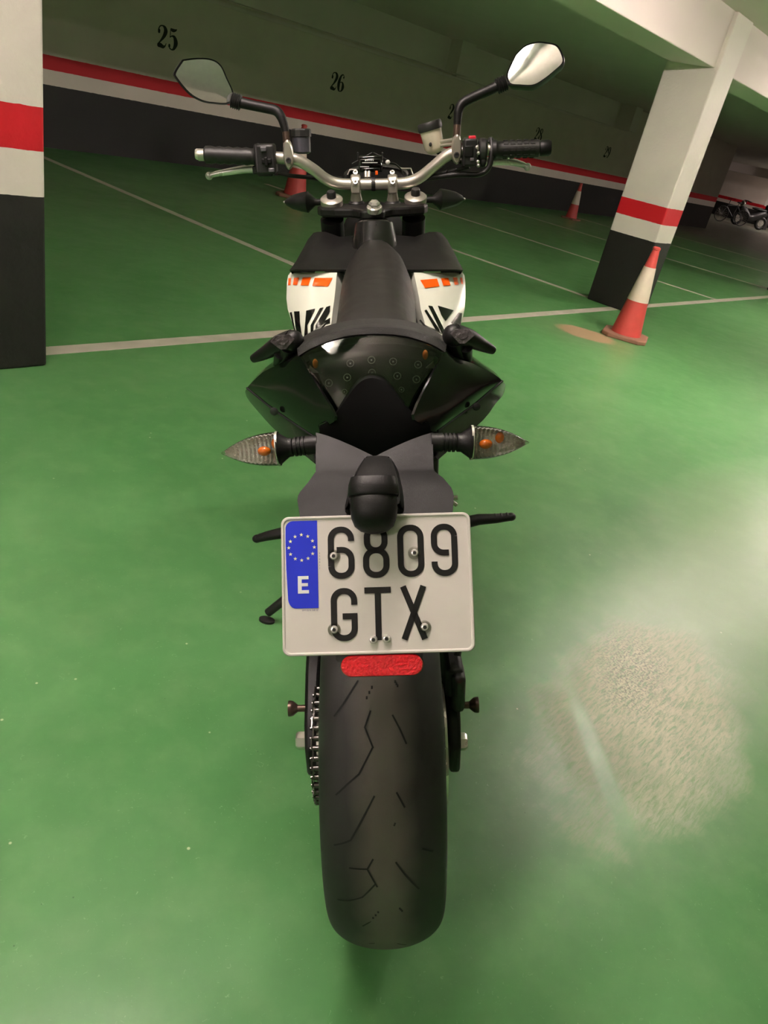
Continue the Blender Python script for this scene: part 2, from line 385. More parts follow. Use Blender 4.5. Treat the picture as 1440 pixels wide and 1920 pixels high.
# ------------------------------------------------------------------ traffic cones
M_CRED = mat('cone_red_plastic', rgb(208, 80, 74), .5, var=.2, scale=9)
M_CWHT = mat('cone_white_sleeve', rgb(224, 210, 192), .5, var=.12, scale=14)
M_CBASE = mat('cone_base_dirty', rgb(150, 108, 88), .7, var=.3, scale=16)
def traffic_cone(x, y, label, rz=0):
    o = empty('traffic_cone', (x, y, 0), label, 'traffic cone', rz, 'red and white traffic cones')
    b = MB(); r = .19
    b.prism([(px, py, 0) for px, py in [(-.19,-.13),(-.13,-.19),(.13,-.19),(.19,-.13),(.19,.13),(.13,.19),(-.13,.19),(-.19,.13)]], (0, 0, .035))
    b.build('cone_base', M_CBASE, o, smooth=False, bevel=.008)
    R = lambda z: .128 + (.026 - .128) * (z - .035) / .715
    def part(n, z0, z1, m, top=False, off=0):
        pr = [(R(z0)+off, z0), (R(z1)+off, z1)]
        if top: pr += [(R(z1)+.004, z1+.004), (R(z1)+.004, z1+.018), (.02, z1+.026), (.012, z1+.02), (.012, z1-.05)]
        else: pr = [(R(z0)+off-.004, z0)] + pr + [(R(z1)+off-.004, z1)]
        MB().lathe(pr, n=32).build(n, m, o)
    part('cone_body', .033, .32, M_CRED); part('white_band', .318, .598, M_CWHT, off=.0025); part('cone_top', .596, .735, M_CRED, True)
    return o
traffic_cone(6.28, 2.56, 'red traffic cone with a wide white band in front of the banded column', .35)
traffic_cone(16.2, 8.78, 'small distant red and white traffic cone standing against the black dado', .1)
traffic_cone(CONE3[0], CONE3[1], 'traffic cone half hidden behind the left handlebar controls', .6).scale = (1.18, 1.18, 1.18)

# ------------------------------------------------------------------ far parked two-wheelers
M_BLK = mat('matt_black_plastic', rgb(20, 19, 19), .46, bump=.12, bscale=900, spec=.32)
M_BLK2 = mat('dark_plastic', rgb(30, 29, 29), .5)
M_GLOSSBLK = mat('gloss_black_plastic', rgb(14, 14, 14), .12, coat=.6, var=.05, rvar=.03)
M_RUB = mat('black_rubber', rgb(26, 25, 24), .48)
M_STEEL = mat('bright_steel', rgb(226, 222, 214), .28, .72, var=.04)
M_ALU = mat('satin_aluminium', rgb(204, 198, 188), .36, .8, var=.05, rvar=.05)
M_GREY = mat('grey_frame_paint', rgb(84, 84, 88), .4)
def spokes(mb, c, r, n, rr):
    for i in range(n):
        a = 2*pi*i/n; mb.cyl(Vector(c), Vector(c) + Vector((cos(a)*r, 0, sin(a)*r)), rr, 5)
def ring(mb, c, R, r, n=36, m=10, ax='Y'):
    rings = []
    for i in range(n + 1):
        a = 2*pi*i/n; d = Vector((cos(a), 0, sin(a)))
        rings.append([Vector(c) + d*(R + cos(b)*r) + Vector((0, sin(b)*r, 0)) for b in [2*pi*k/m for k in range(m)]])
    mb.loft(rings, True, False); return mb
b = empty('bicycle', (BIKE2[0], BIKE2[1], 0), 'black bicycle parked far away beside a dark scooter', 'bicycle', BIKE2[2])
for sx in (-.53, .53):
    wh = ring(MB(), (sx, 0, .345), .32, .022).build('wheel', M_RUB, b); sp = MB(); spokes(sp, (sx, 0, .345), .31, 18, .0025); sp.build('spokes', M_STEEL, wh)
MB().tube([(-.34, 0, .78), (-.42, 0, .6), (-.53, 0, .345)], .016).cyl((-.36, 0, .74), (.12, 0, .80), .018).cyl((-.38, 0, .66), (.06, 0, .30), .02).cyl((.13, 0, .86), (.06, 0, .30), .016).cyl((.06, 0, .30), (.53, 0, .345), .012).cyl((.13, 0, .78), (.53, 0, .345), .01).build('frame', M_GREY, b)
MB().tube([(-.3, -.3, 1.0), (-.34, -.08, 1.02), (-.34, .08, 1.02), (-.3, .3, 1.0)], .014).cyl((-.34, 0, .76), (-.33, 0, 1.02), .015).build('handlebar', M_BLK2, b)
MB().ell((.14, 0, .93), (.13, .06, .035)).cyl((.13, 0, .84), (.14, 0, .92), .012).build('saddle', M_BLK2, b)
ring(MB(), (.06, -.03, .30), .07, .012, 16, 6).build('chainring', M_BLK2, b)
s = empty('scooter', (SCOOT[0], SCOOT[1], 0), 'dark scooter parked beside the bicycle at the far end', 'scooter', SCOOT[2])
for sx in (-.62, .62):
    wh = ring(MB(), (sx, 0, .29), .225, .065).build('wheel', M_RUB, s); MB().lathe([(.15, -.04), (.165, 0), (.15, .04)], (sx, 0, .29), (0, 1, 0)).build('rim', M_STEEL, wh)
MB().loft([[Vector((x, w*cos(a), zc + h*sin(a))) for a in [2*pi*k/12 for k in range(12)]] for x, w, zc, h in ((-.75, .05, .62, .05), (-.6, .14, .72, .16), (-.35, .17, .60, .22), (-.1, .16, .42, .16), (.2, .17, .50, .22), (.55, .16, .68, .2), (.85, .08, .76, .08))]).build('body', M_BLK2, s)
MB().loft([[Vector((x, w*cos(a), .84 + h*sin(a))) for a in [2*pi*k/12 for k in range(12)]] for x, w, h in ((-.05, .06, .03), (.1, .13, .06), (.5, .15, .07), (.85, .1, .05))]).build('seat', M_RUB, s)
MB().tube([(-.42, -.32, 1.05), (-.5, -.1, 1.08), (-.5, .1, 1.08), (-.42, .32, 1.05)], .02).cyl((-.62, 0, .3), (-.48, 0, 1.08), .03).build('handlebar', M_BLK2, s)
MB().lathe([(.10, -.03), (.14, .02), (.13, .07), (.02, .09)], (-.58, 0, .92), (-1, 0, 0)).build('headlight', M_STEEL, s)
MB().box((.82, 0, .95), (.34, .36, .30)).build('top_box', M_BLK2, s, bevel=.05)

# ================================================================== the motorcycle
BO = Vector((0.87948397, 0.44914551, 0.0025))
BL = Vector((0.67062153, -0.70744471, 0.22313394)); BF = Vector((0.72574227, 0.68796668, 0.0)); BU = Vector((-0.15350871, 0.16193773, 0.9747878))
BM = Matrix((BL, BF, BU)).transposed()
bike = empty('motorcycle', BO, 'black and white naked motorcycle with orange tank blocks leaning on its side stand', 'motorcycle')
bike.matrix_world = Matrix.Translation(BO) @ BM.to_4x4()
BCAM = BM.transposed() @ (CAM - BO)
def bray(px, py):
    return BM.transposed() @ (CR @ Vector((px - 720, -(py - 960), -FPX)))
def bp(px, py, Y=None, pl=None, d=None):
    """a surveyed point of the motorcycle in its own frame (x right, y forward, z up):
    sight line (px, py) of the survey photo taken to its measured distance"""
    v = bray(px, py)
    if pl is not None: t = (Vector(pl[0]) - BCAM).dot(Vector(pl[1])) / v.dot(Vector(pl[1]))
    elif d is not None: t = d / FPX
    else: t = (Y - BCAM.y) / v.y
    return BCAM + v * t
V = Vector
M_SEAT = mat('seat_vinyl', rgb(30, 28, 26), .5, bump=.4, bscale=1400, var=.06, spec=.35)
M_GRIPPY = mat('seat_grip_vinyl', rgb(34, 33, 32), .36, bump=1.0, bscale=900)
M_WHITE = mat('white_body_paint', rgb(226, 229, 214), .16, coat=.6, var=.02, rvar=.03)
M_ORANGE = mat('orange_decal', rgb(238, 92, 14), .25, var=.04)
M_DECAL = mat('black_decal', rgb(16, 16, 16), .15, var=.05)
M_TYRE = None
def tyre_mat():
    m = mat('tyre_rubber', rgb(36, 34, 33), .62, bump=.15, bscale=900, var=.12, scale=12)
    nt = m.node_tree; N = nt.nodes; L = nt.links; p = N['Principled BSDF']
    tc = N.new('ShaderNodeTexCoord'); sp = N.new('ShaderNodeSeparateXYZ'); L.new(tc.outputs['Object'], sp.inputs[0])
    ab = N.new('ShaderNodeMath'); ab.operation = 'ABSOLUTE'; L.new(sp.outputs['X'], ab.inputs[0])
    nz = N.new('ShaderNodeTexNoise'); nz.inputs['Scale'].default_value = 14; L.new(tc.outputs['Object'], nz.inputs['Vector'])
    ad = N.new('ShaderNodeMath'); ad.operation = 'MULTIPLY_ADD'; ad.inputs[1].default_value = .03; L.new(nz.outputs['Fac'], ad.inputs[0]); L.new(ab.outputs[0], ad.inputs[2])
    mr = N.new('ShaderNodeMapRange'); mr.inputs['From Min'].default_value = .065; mr.inputs['From Max'].default_value = .03; L.new(ad.outputs[0], mr.inputs['Value'])
    old = [l.from_socket for l in nt.links if l.to_socket == p.inputs['Base Color']][0]
    mx = N.new('ShaderNodeMix'); mx.data_type = 'RGBA'; mx.inputs[7].default_value = rgb(98, 91, 83)
    fa = N.new('ShaderNodeMath'); fa.operation = 'MULTIPLY'; fa.inputs[1].default_value = .75; L.new(mr.outputs[0], fa.inputs[0])
    L.new(fa.outputs[0], mx.inputs[0]); L.new(old, mx.inputs[6]); L.new(mx.outputs[2], p.inputs['Base Color'])
    return m
M_TYRE = tyre_mat()
M_GROOVE = mat('tread_groove_black', rgb(12, 12, 12), .8)

# ---- rear wheel
AX = V((0, 0, .315))
def tyre_prof(hw, R, Rs, rim):
    pr = [(rim - .004, -hw*.70), (rim + .01, -hw*.80), (Rs - .03, -hw*.96)]
    for k in range(41):
        a = -pi/2 + pi*k/40; pr.append((Rs + (R-Rs)*cos(a)**.9 if abs(cos(a)) > 1e-6 else Rs, hw*sin(a)))
    pr += [(Rs - .03, hw*.96), (rim + .01, hw*.80), (rim - .004, hw*.70)]
    return pr
def wheel(center, hw, R, Rs, rim, name, label):
    pr = tyre_prof(hw, R, Rs, rim); n = 144; rings = []
    for i in range(n + 1):
        a = 2*pi*i/n; d = V((0, cos(a), sin(a)))
        rings.append([V(center) + d*r + V((h, 0, 0)) for r, h in pr])
    t = MB().loft(rings, False, False).build(name, M_TYRE, bike)
    m = MB(); rr = [(rim, -hw*.72), (rim+.008, -hw*.76), (rim-.012, -hw*.7), (rim-.035, -hw*.25), (rim-.035, hw*.25), (rim-.012, hw*.7), (rim+.008, hw*.76), (rim, hw*.72)]
    m.loft([[V(center) + V((0, cos(2*pi*i/n), sin(2*pi*i/n)))*r + V((h, 0, 0)) for r, h in rr] for i in range(n+1)], False, False)
    for i in range(10):
        a = 2*pi*i/10; d = V((0, cos(a), sin(a))); m.tube([V(center) + d*.03, V(center) + d*(rim-.03)], [.016, .011], 8)
    m.lathe([(.045, -.07), (.05, -.03), (.05, .03), (.045, .07)], center, (1, 0, 0))
    m.build(name.replace('tyre', 'rim'), M_BLK2, bike)
    return t
tyre = wheel(AX, .09, .315, .262, .216, 'rear_tyre', '')
# tread grooves, laid in the rubber of the crown
def tyre_surface(px, py):
    v = bray(px, py).normalized(); lo = None; P = BCAM.copy()
    def fn(P):
        h = abs(P.x); r = sqrt((P.y-AX.y)**2 + (P.z-AX.z)**2)
        if h > .0895: return 1
        Rr = .262 + .053*max(0, cos(math.asin(min(1, h/.09))))**.9
        return r - Rr
    t = .7; step = .002
    while t < 1.6:
        if fn(BCAM + v*t) < 0: break
        t += step
    a, b_ = t - step, t
    for _ in range(18):
        c = (a+b_)/2
        if fn(BCAM + v*c) < 0: b_ = c
        else: a = c
    P = BCAM + v*b_
    return (math.atan2(P.z-AX.z, P.y-AX.y), P.x)
def tyre_at(th, x, off=.0012):
    c = max(0, cos(math.asin(min(1, abs(x)/.09)))); R = .262 + .053*c**.9 + off
    return V((x, AX.y + R*cos(th), AX.z + R*sin(th)))
T = lambda x, y: (520 + x*.3125, 1220 + y*.3125)
gro = [[(485,180),(440,250),(395,320),(340,395)], [(560,360),(525,460),(575,585)], [(575,575),(490,740),(420,800),(350,865)], [(690,385),(735,470),(775,560)],
       [(583,870),(490,1045),(440,1135),(395,1152),(340,1163)], [(715,848),(765,940)], [(575,1247),(540,1308),(430,1300)], [(540,1308),(600,1415)], [(590,1395),(510,1475),(430,1495),(360,1488)],
       [(710,1265),(770,1345),(850,1425)], [(605,1570),(560,1620),(510,1648)], [(735,1548),(755,1568)], [(870,1185),(935,1200)], [(700,1050),(708,1030)], [(720,1752),(775,1760)], [(550,1752),(585,1750)]]
gm = MB()
for g in gro:
    ends = [tyre_surface(*T(*p)) for p in g]; path = []
    for a, b_ in zip(ends[:-1], ends[1:]):
        for k in range(6): path.append((a[0]+(b_[0]-a[0])*k/6, a[1]+(b_[1]-a[1])*k/6))
    path.append(ends[-1])
    for rep in (0, 2*pi/3, 4*pi/3):
        vs, fs = ribbon([(t*.3, x) for t, x in path], .0024)
        gm.add([tyre_at(v.x/.3 + rep, v.y) for v in vs], fs)
gm.build('tread_grooves', M_GROOVE, tyre, smooth=False, fix=False)

# ---- chain, sprocket, brake
SX = -.107
spk = MB().lathe([(.03, -.004), (.088, -.003), (.088, .003), (.03, .004)], (SX, 0, .315), (1, 0, 0), 40).build('sprocket', M_STEEL, bike)
M_CHAIN = mat('oiled_chain_steel', rgb(104, 100, 96), .25, .85)
path = []
p0 = V((SX, .56, .345))
rc = .095; npt = 0
L1 = [V((SX, .55 - .016*k, .40 + .008*(k/34)*1)) for k in range(34)]
arcp = [V((SX, -rc*sin(a)*1, .315 + rc*cos(a))) for a in [pi*k/18.6 for k in range(19)]]
L2 = [V((SX, .016*k, .222 + .0012*k)) for k in range(34)]
path = L1 + arcp + L2
ch = MB()
for i in range(len(path) - 1):
    a, b_ = path[i], path[i+1]
    if (b_-a).length > .03 or (b_-a).length < .004: continue
    t = (b_-a).normalized(); nn = V((1, 0, 0)).cross(t); R = Matrix((V((1, 0, 0)), t, nn)).transposed()
    ch.cyl(a - V((.0075, 0, 0)), a + V((.0075, 0, 0)), .0052, 10)
    ch.cyl(a - V((.0125, 0, 0)), a + V((.0125, 0, 0)), .0026, 8)
    off = .0072 if i % 2 else .0098
    for s_ in (-1, 1): ch.box((a+b_)/2 + V((s_*off, 0, 0)), (.002, .020, .0125), R)
ch.build('drive_chain', M_CHAIN, bike)
disc = MB().lathe([(.07, -.002), (.11, -.002), (.11, .002), (.07, .002)], (.104, 0, .315), (1, 0, 0), 48).build('rear_brake_disc', M_STEEL, bike)
cal = MB().box((.122, .045, .452), (.030, .11, .06)).box((.128, .0, .44), (.022, .05, .075)).box((.126, .075, .42), (.028, .05, .08)).build('rear_brake_caliper', M_BLK2, bike, bevel=.008)
MB().tube(catmull([(.128, .02, .49), (.138, .06, .52), (.134, .16, .50), (.12, .3, .48)]), .006, 8).build('brake_hose', M_RUB, bike)

# ---- swingarm
sw = MB()
for s_ in (-1, 1):
    x = s_*.122
    def rect(y, z, hx, hz, x=x): return [V((x-hx, y, z-hz)), V((x+hx, y, z-hz)), V((x+hx, y, z+hz)), V((x-hx, y, z+hz))]
    sw.loft([rect(-.055, .325, .009, .030), rect(-.02, .335, .011, .05), rect(.06, .365, .013, .06), rect(.16, .40, .015, .05), rect(.34, .415, .018, .045), rect(.55, .42, .02, .045)])
sw.box((0, .42, .42), (.24, .10, .08))
swing = sw.build('swingarm', M_BLK, bike, bevel=.006)
for s_ in (-1, 1):
    c = bp(565 if s_ < 0 else 873, 1328 if s_ < 0 else 1322, Y=.01)
    MB().lathe([(.006, -.022), (.006, .006), (.0125, .014), (.0135, .018), (.0135, .022), (.004, .0225)], c, (s_, 0, 0)).build('paddock_spool', mat('spool_bronze', rgb(92, 74, 64), .35, .6), swing)
    a = bp(567 if s_ < 0 else 864, 1388 if s_ < 0 else 1390, Y=0.0)
    m = MB().lathe([(.019, -.012), (.019, -.006), (.0165, -.005)], a, (s_, 0, 0)).lathe([(.0155, -.006), (.0155, .007), (.012, .011), (.004, .0115)], a, (s_, 0, 0), 6)
    m.build('axle_nut', M_STEEL, swing)
    m = MB()
    for k in range(9): m.box(V((s_*.134, .03+.0075*k, .352 + .002*k)), (.004, .006, .016))
    m.build('chain_adjuster_scale', M_ALU, swing)

# ---- engine, frame and belly (mostly hidden behind the wheel)
M_ENG = mat('engine_grey', rgb(70, 70, 72), .45, .6)
en = MB()
en.box((0, .62, .36), (.26, .30, .22)).box((0, .60, .50), (.20, .24, .12))
for k in range(7):
    en.box((0, .70 + .018*k, .52 + .02*k), (.17, .15, .007), Matrix.Rotation(radians(-35), 3, 'X'))
for s_ in (-1, 1): en.lathe([(.075, 0), (.07, .02), (.03, .026)], (s_*.13, .60, .36), (s_, 0, 0))
en.build('engine', M_ENG, bike, bevel=.006)
fr = MB()
for s_ in (-1, 1):
    fr.tube([(s_*.11, .45, .44), (s_*.12, .55, .66), (s_*.10, .75, .85), (s_*.04, .84, .98)], .016)
    fr.tube([(s_*.06, .86, .86), (s_*.10, .72, .70), (s_*.11, .5, .5)], .014)
    fr.tube([(s_*.10, .66, .82), (s_*.06, .3, .84), (s_*.05, .02, .88)], .012)
fr.build('frame', mat('frame_orange_black', rgb(30, 30, 30), .35), bike)
MB().loft([[V((s1*w, y, z)) for s1, w, z in ((-1, wb, z0), (1, wb, z0), (1, wt, z1), (-1, wt, z1))] for y, wb, wt, z0, z1 in ((.0, .045, .07, .80, .93), (.2, .06, .085, .74, .94), (.5, .08, .09, .72, .93))]).build('battery_box', M_BLK2, bike, bevel=.01)

# ---- front end
fd = V((0, .36, -.933)).normalized(); FA = V((0, 1.30, .30))
ft = wheel(FA, .06, .30, .262, .216, 'front_tyre', '')
for s_ in (-1, 1):
    top = V((s_*.095, .875, 1.10)); 
    t = MB().cyl(top + fd*.03, top + fd*.40, .027).cyl(top + fd*.40, V((s_*.095, FA.y-.01, .29)), .022).build('fork_leg', M_BLK2, bike)
rings = []
for i in range(15):
    a = radians(20 + 130*i/14); d = V((0, cos(a), sin(a)))
    rings.append([FA + d*(.325 - .03*abs(k)**2) + V((k*.075, 0, 0)) for k in (-1, -.6, 0, .6, 1)])
MB().loft(rings, False, False).build('front_mudguard', M_BLK, bike, solid=.003)
for s_ in (-1, 1): MB().lathe([(.10, -.002), (.155, -.002), (.155, .002), (.10, .002)], FA + V((s_*.07, 0, 0)), (1, 0, 0), 48).build('front_brake_disc', M_STEEL, bike)
hl = MB().loft([[V((w*cos(a), y, zc + h*sin(a))) for a in [2*pi*k/20 for k in range(20)]] for y, w, zc, h in ((1.0, .05, 1.02, .05), (1.03, .085, 1.0, .09), (1.10, .09, .97, .12), (1.16, .07, .94, .11))]).build('headlight', M_BLK, bike)
MB().loft([[V((w*cos(a), y, zc + h*sin(a))) for a in [2*pi*k/20 for k in range(20)]] for y, w, zc, h in ((1.155, .068, .94, .105), (1.185, .04, .92, .06))]).build('headlight_lens', M_STEEL, hl)

# ---- triple clamp, fork caps, steering nut
tz = 1.102
plate = [(-.118, .905), (-.128, .88), (-.118, .845), (-.085, .828), (-.045, .818), (-.028, .795), (-.024, .775), (.024, .775), (.028, .795), (.045, .818), (.085, .828), (.118, .845), (.128, .88), (.118, .905), (.06, .925), (-.06, .925)]
tc_ = MB().prism([(x, y, tz - .02) for x, y in plate], (0, 0, .02)).build('top_fork_yoke', M_BLK, bike, smooth=False, bevel=.005)
for s_ in (-1, 1):
    c = bp(622 if s_ < 0 else 779, 378 if s_ < 0 else 373, pl=((0, 0, tz + .010), (0, 0, 1)))
    MB().lathe([(.0255, -.006), (.0255, .006), (.022, .009), (.012, .0095), (.011, .010)], c, -fd, 32).build('fork_cap', M_ALU, tc_)
    MB().lathe([(.0105, .006), (.0105, .020), (.0085, .024), (.002, .0245)], c, -fd, 20).build('fork_adjuster', M_BLK2, tc_)
c = bp(702, 391, pl=((0, 0, tz + .006), (0, 0, 1)))
MB().lathe([(.0165, -.006), (.0165, .004), (.014, .006)], c, -fd, 28).lathe([(.0125, .004), (.0125, .012), (.009, .016), (.002, .017)], c, -fd, 6).build('steering_stem_nut', M_STEEL, tc_, smooth=False)
MB().prism([(x*.98, y*1.0 + .02, tz - .14) for x, y in plate], (0, 0, .03)).build('bottom_fork_yoke', M_BLK2, bike, smooth=False, bevel=.005)
MB().cyl((0, .84, 1.05), (0, .93, .86), .034).build('steering_head', M_BLK2, bike)

# ---- handlebar
hb = [bp(372, 290, Y=.875), bp(480, 294, Y=.88), bp(538, 297, Y=.885), bp(560, 301, Y=.888), bp(588, 318, Y=.893), bp(610, 335, Y=.9), bp(632, 344, Y=.904), bp(666, 346, Y=.905),
      bp(736, 345, Y=.905), bp(765, 342, Y=.904), bp(788, 332, Y=.90), bp(812, 313, Y=.893), bp(836, 293, Y=.888), bp(856, 286, Y=.885), bp(920, 281, Y=.88), bp(1026, 277, Y=.875)]
hpath = catmull(hb, 6)
bar = MB().tube(hpath, [.0125]*len(hpath), 18).build('handlebar', M_ALU, bike)
for px in (667, 736):
    c = bp(px, 345, Y=.905)
    m = MB().lathe([(.0205, -.011), (.0205, .011)], c, (1, 0, 0), 28)
    m.box(c + V((0, -.012, -.004)), (.021, .016, .030)).box(c + V((0, .014, .006)), (.021, .016, .026))
    cl = m.build('bar_clamp', M_ALU, bike, bevel=.003)
    MB().lathe([(.0135, -.052), (.0135, -.034), (.011, -.02), (.012, -.012)], c + V((0, .0, 0)), (0, -.1, 1), 20).build('bar_riser', M_ALU, cl)
    MB().lathe([(.0185, -.056), (.0185, -.040), (.015, -.036)], c, (0, -.1, 1), 20).build('riser_rubber', M_RUB, cl)
    for off in (V((0, -.019, .004)), V((0, .012, .022))):
        MB().lathe([(.0055, 0), (.0055, .004), (.003, .0042), (.003, .001)], c + off, (0, -.75, .66), 14).build('clamp_bolt', M_STEEL, cl)
c = bp(700, 345, Y=.905)
MB().lathe([(.0148, -.0045), (.0148, .0045)], c, (1, 0, 0), 24).build('cable_strap', M_RUB, bar)

# grips, bar ends
def along(p, q, prof, name, m, parent, n=24):
    d = (q - p); return MB().lathe([(r, h*d.length) for r, h in prof], p, d, n).build(name, m, parent)
gl = along(bp(480, 294, Y=.88), bp(383, 290, Y=.876), [(.0175, 0), (.0185, .03), (.0165, .06)] + [(.0165 + (.0022 if k % 2 else 0), .1 + k*.085) for k in range(10)] + [(.018, .97), (.014, 1.0)], 'grip', M_RUB, bike)
along(bp(385, 290, Y=.876), bp(366, 289, Y=.874), [(.010, 0), (.0115, .1), (.0115, .85), (.009, 1.0), (.003, 1.0)], 'bar_end', M_STEEL, gl)
gr = along(bp(922, 281, Y=.88), bp(1012, 278, Y=.876), [(.020, 0), (.0205, .08), (.0175, .12)] + [(.0172 + (.0009 if k % 2 else 0), .2 + k*.075) for k in range(10)] + [(.0182, .97), (.015, 1.0)], 'throttle_grip', M_RUB, bike)
along(bp(1010, 278, Y=.876), bp(1033, 277, Y=.874), [(.0145, 0), (.0165, .2), (.0165, .8), (.014, 1.0), (.003, 1.0)], 'bar_end', M_BLK, gr)
# raised hexagon pads on the throttle grip
m = MB()
for i in range(5):
    for j in range(8):
        a = 2*pi*j/8; p, q_ = bp(922, 281, Y=.88), bp(1012, 278, Y=.876); d = (q_-p).normalized(); x_, y_, z_ = frame_z(d)
        rr = x_*cos(a) + y_*sin(a); m.box(p + (q_-p)*(.28 + .14*i) + rr*.0182, (.007, .010, .0016), Matrix((y_*cos(a)-x_*sin(a), d, rr)).transposed())
m.build('grip_pads', M_RUB, gr, bevel=.0006)
# switch gear
sl = MB()
a = bp(500, 298, Y=.87); sl.box(a, (.042, .045, .060)).box(bp(484, 296, Y=.872), (.010, .05, .058)).box(bp(498, 322, Y=.865), (.036, .03, .018))
sl = sl.build('switch_housing', M_BLK2, bike, bevel=.006)
MB().box(bp(500, 302, Y=.845), (.022, .008, .010)).box(bp(499, 303, Y=.843), (.008, .008, .018)).build('indicator_switch', M_BLK, sl, bevel=.002)
MB().box(bp(494, 280, Y=.845), (.013, .006, .010)).build('beam_switch', M_GREY, sl, bevel=.002)
MB().box(bp(509, 319, Y=.848), (.014, .006, .009)).build('horn_button', M_GREY, sl, bevel=.002)
srr = MB(); srr.box(bp(880, 285, Y=.87), (.030, .045, .056)).box(bp(877, 304, Y=.866), (.026, .03, .018)).cyl(bp(896, 283, Y=.88), bp(912, 283, Y=.88), .026).cyl(bp(899, 302, Y=.872), bp(911, 302, Y=.872), .013)
srr = srr.build('switch_housing', M_BLK2, bike, bevel=.005)
MB().box(bp(885, 264, Y=.858), (.0155, .014, .020)).build('kill_switch', mat('red_switch', rgb(225, 40, 60), .4), srr, bevel=.002)
MB().box(bp(879, 284, Y=.846), (.018, .004, .022)).build('switch_panel', M_BLK, srr, bevel=.0015)
MB().box(bp(885, 299, Y=.848), (.009, .006, .007)).build('starter_button', M_GREY, srr, bevel=.0015)
for px, py in ((894, 276), (897, 287), (896, 303), (897, 310)):
    MB().ell(bp(px, py, Y=.85), (.004, .004, .004), 10, 6).build('clamp_bolt', M_STEEL, srr)
# levers
def lever(pts, ws, name, mount):
    m = MB(); P = catmull([bp(x, y, Y=Y) for x, y, Y in pts], 5); Wd = catmull([(w,) for w in ws], 5)
    m.tube(P, [w[0] for w in Wd], 12, flat=.85); m.ell(P[-1], (.0085, .007, .0085), 12, 8)
    return m.build(name, mat('lever_silver', rgb(222, 220, 216), .3, .45, var=.04), bike)
lever([(482, 317, .90), (460, 317, .905), (435, 321, .91), (410, 325, .91), (392, 330, .908)], [.0105, .010, .009, .0075, .006], 'clutch_lever', None)
lever([(906, 304, .90), (930, 302, .905), (955, 303, .91), (978, 308, .912), (989, 313, .91)], [.011, .0105, .0095, .0075, .006], 'brake_lever', None)
MB().box(bp(485, 318, Y=.895), (.025, .03, .018)).build('clutch_lever_perch', M_BLK2, bike, bevel=.004)
# throttle hose loop
MB().tube(catmull([bp(917, 268, Y=.885), bp(921, 262, Y=.885), bp(922, 285, Y=.87), bp(917, 312, Y=.868), bp(900, 326, Y=.87), bp(860, 327, Y=.885), bp(815, 332, Y=.90), bp(770, 338, Y=.92)], 7), .0062, 10).build('throttle_cable', M_RUB, bike)
MB().tube(catmull([bp(880, 312, Y=.88), bp(850, 322, Y=.90), bp(818, 330, Y=.92), bp(770, 333, Y=.96)], 7), .0045, 8).build('brake_line', M_RUB, bike)
MB().tube(catmull([bp(520, 325, Y=.885), bp(550, 330, Y=.90), bp(590, 333, Y=.93), bp(640, 335, Y=.97)], 7), .0045, 8).build('clutch_line', M_RUB, bike)
m = MB()
for p in (((776, 338), (838, 322)), ((800, 333), (856, 318))): m.cyl(bp(*p[0], Y=.92), bp(*p[1], Y=.89), .004, 8)
m.build('control_cables', M_RUB, bike)
# mirror stems
def mirror(side, stem, glass, n_dir, boot):
    st = MB(); P = catmull([bp(x, y, Y=Y) for x, y, Y, r in stem], 5); R_ = catmull([(r,) for x, y, Y, r in stem], 5)
    st.tube(P, [r[0] for r in R_], 14); st = st.build('mirror', M_BLK, bike)
    cx = sum(p[0] for p in glass)/len(glass); cy = sum(p[1] for p in glass)/len(glass)
    c = bp(cx, cy, Y=.90); n_ = V(n_dir).normalized()
    G = [bp(x, y, pl=(c, n_)) for x, y in glass]; G = [V(p) for p in catmull(G + [G[0]], 5)[:-1]]
    cg = sum(G, V((0, 0, 0)))/len(G)
    def ringo(k, off): return [cg + (p-cg)*k + n_*off for p in G]
    MB().loft([ringo(1.0, -.001), ringo(1.055, .0015), ringo(1.075, -.006), ringo(1.03, -.022), ringo(.80, -.036), ringo(.35, -.044)]).build('mirror_housing', M_BLK, st)
    g = MB(); rows = [ringo(k, .0008 + .0016*(1-k*k)) for k in (.99, .8, .6, .4, .2, .02)]
    g.loft(rows, True, True); g.build('mirror_glass', M_MIRROR, st)
    b0 = bp(*boot[0], Y=.90); b1 = bp(*boot[1], Y=.90); d = b1-b0; Lb = d.length
    MB().lathe([(.012, 0)] + [(.0135 if k % 2 else .0165, Lb*(.1+.1*k)) for k in range(9)] + [(.013, Lb)], b0, d, 18).build('mirror_boot', M_RUB, st)
    return st
M_MIRROR = mat('mirror_glass', rgb(205, 208, 200), .06, .88, var=.10, scale=120, rvar=.04)
CAMN = BCAM
def half(target_world, at):
    t = BM.transposed() @ (V(target_world) - BO)
    return ((t-at).normalized() + (BCAM-at).normalized())
m_l = mirror('left', [(436, 189, .90, .0115), (470, 197, .90, .0105), (500, 203, .90, .0105), (518, 208, .897, .0105), (528, 221, .893, .0100), (534, 240, .89, .0088), (536, 249, .888, .0080)],
       [(344, 114), (370, 111), (396, 113), (413, 124), (424, 147), (435, 172), (434, 187), (424, 193), (402, 192), (380, 188), (356, 174), (333, 147), (330, 136)],
       half(MIRROR_L, bp(385, 150, Y=.9)), ((433, 187), (452, 193)))
m_r = mirror('right', [(948, 155, .90, .0115), (915, 170, .90, .0108), (888, 182, .90, .0105), (868, 193, .897, .0105), (860, 206, .893, .0100), (858, 222, .89, .0090), (857, 236, .888, .0082)],
       [(968, 104), (985, 88), (1006, 81), (1024, 82), (1043, 87), (1053, 104), (1054, 118), (1040, 132), (1020, 148), (1000, 159), (975, 159), (957, 156), (953, 138)],
       half(MIRROR_R, bp(1005, 120, Y=.9)), ((950, 154), (931, 163)))
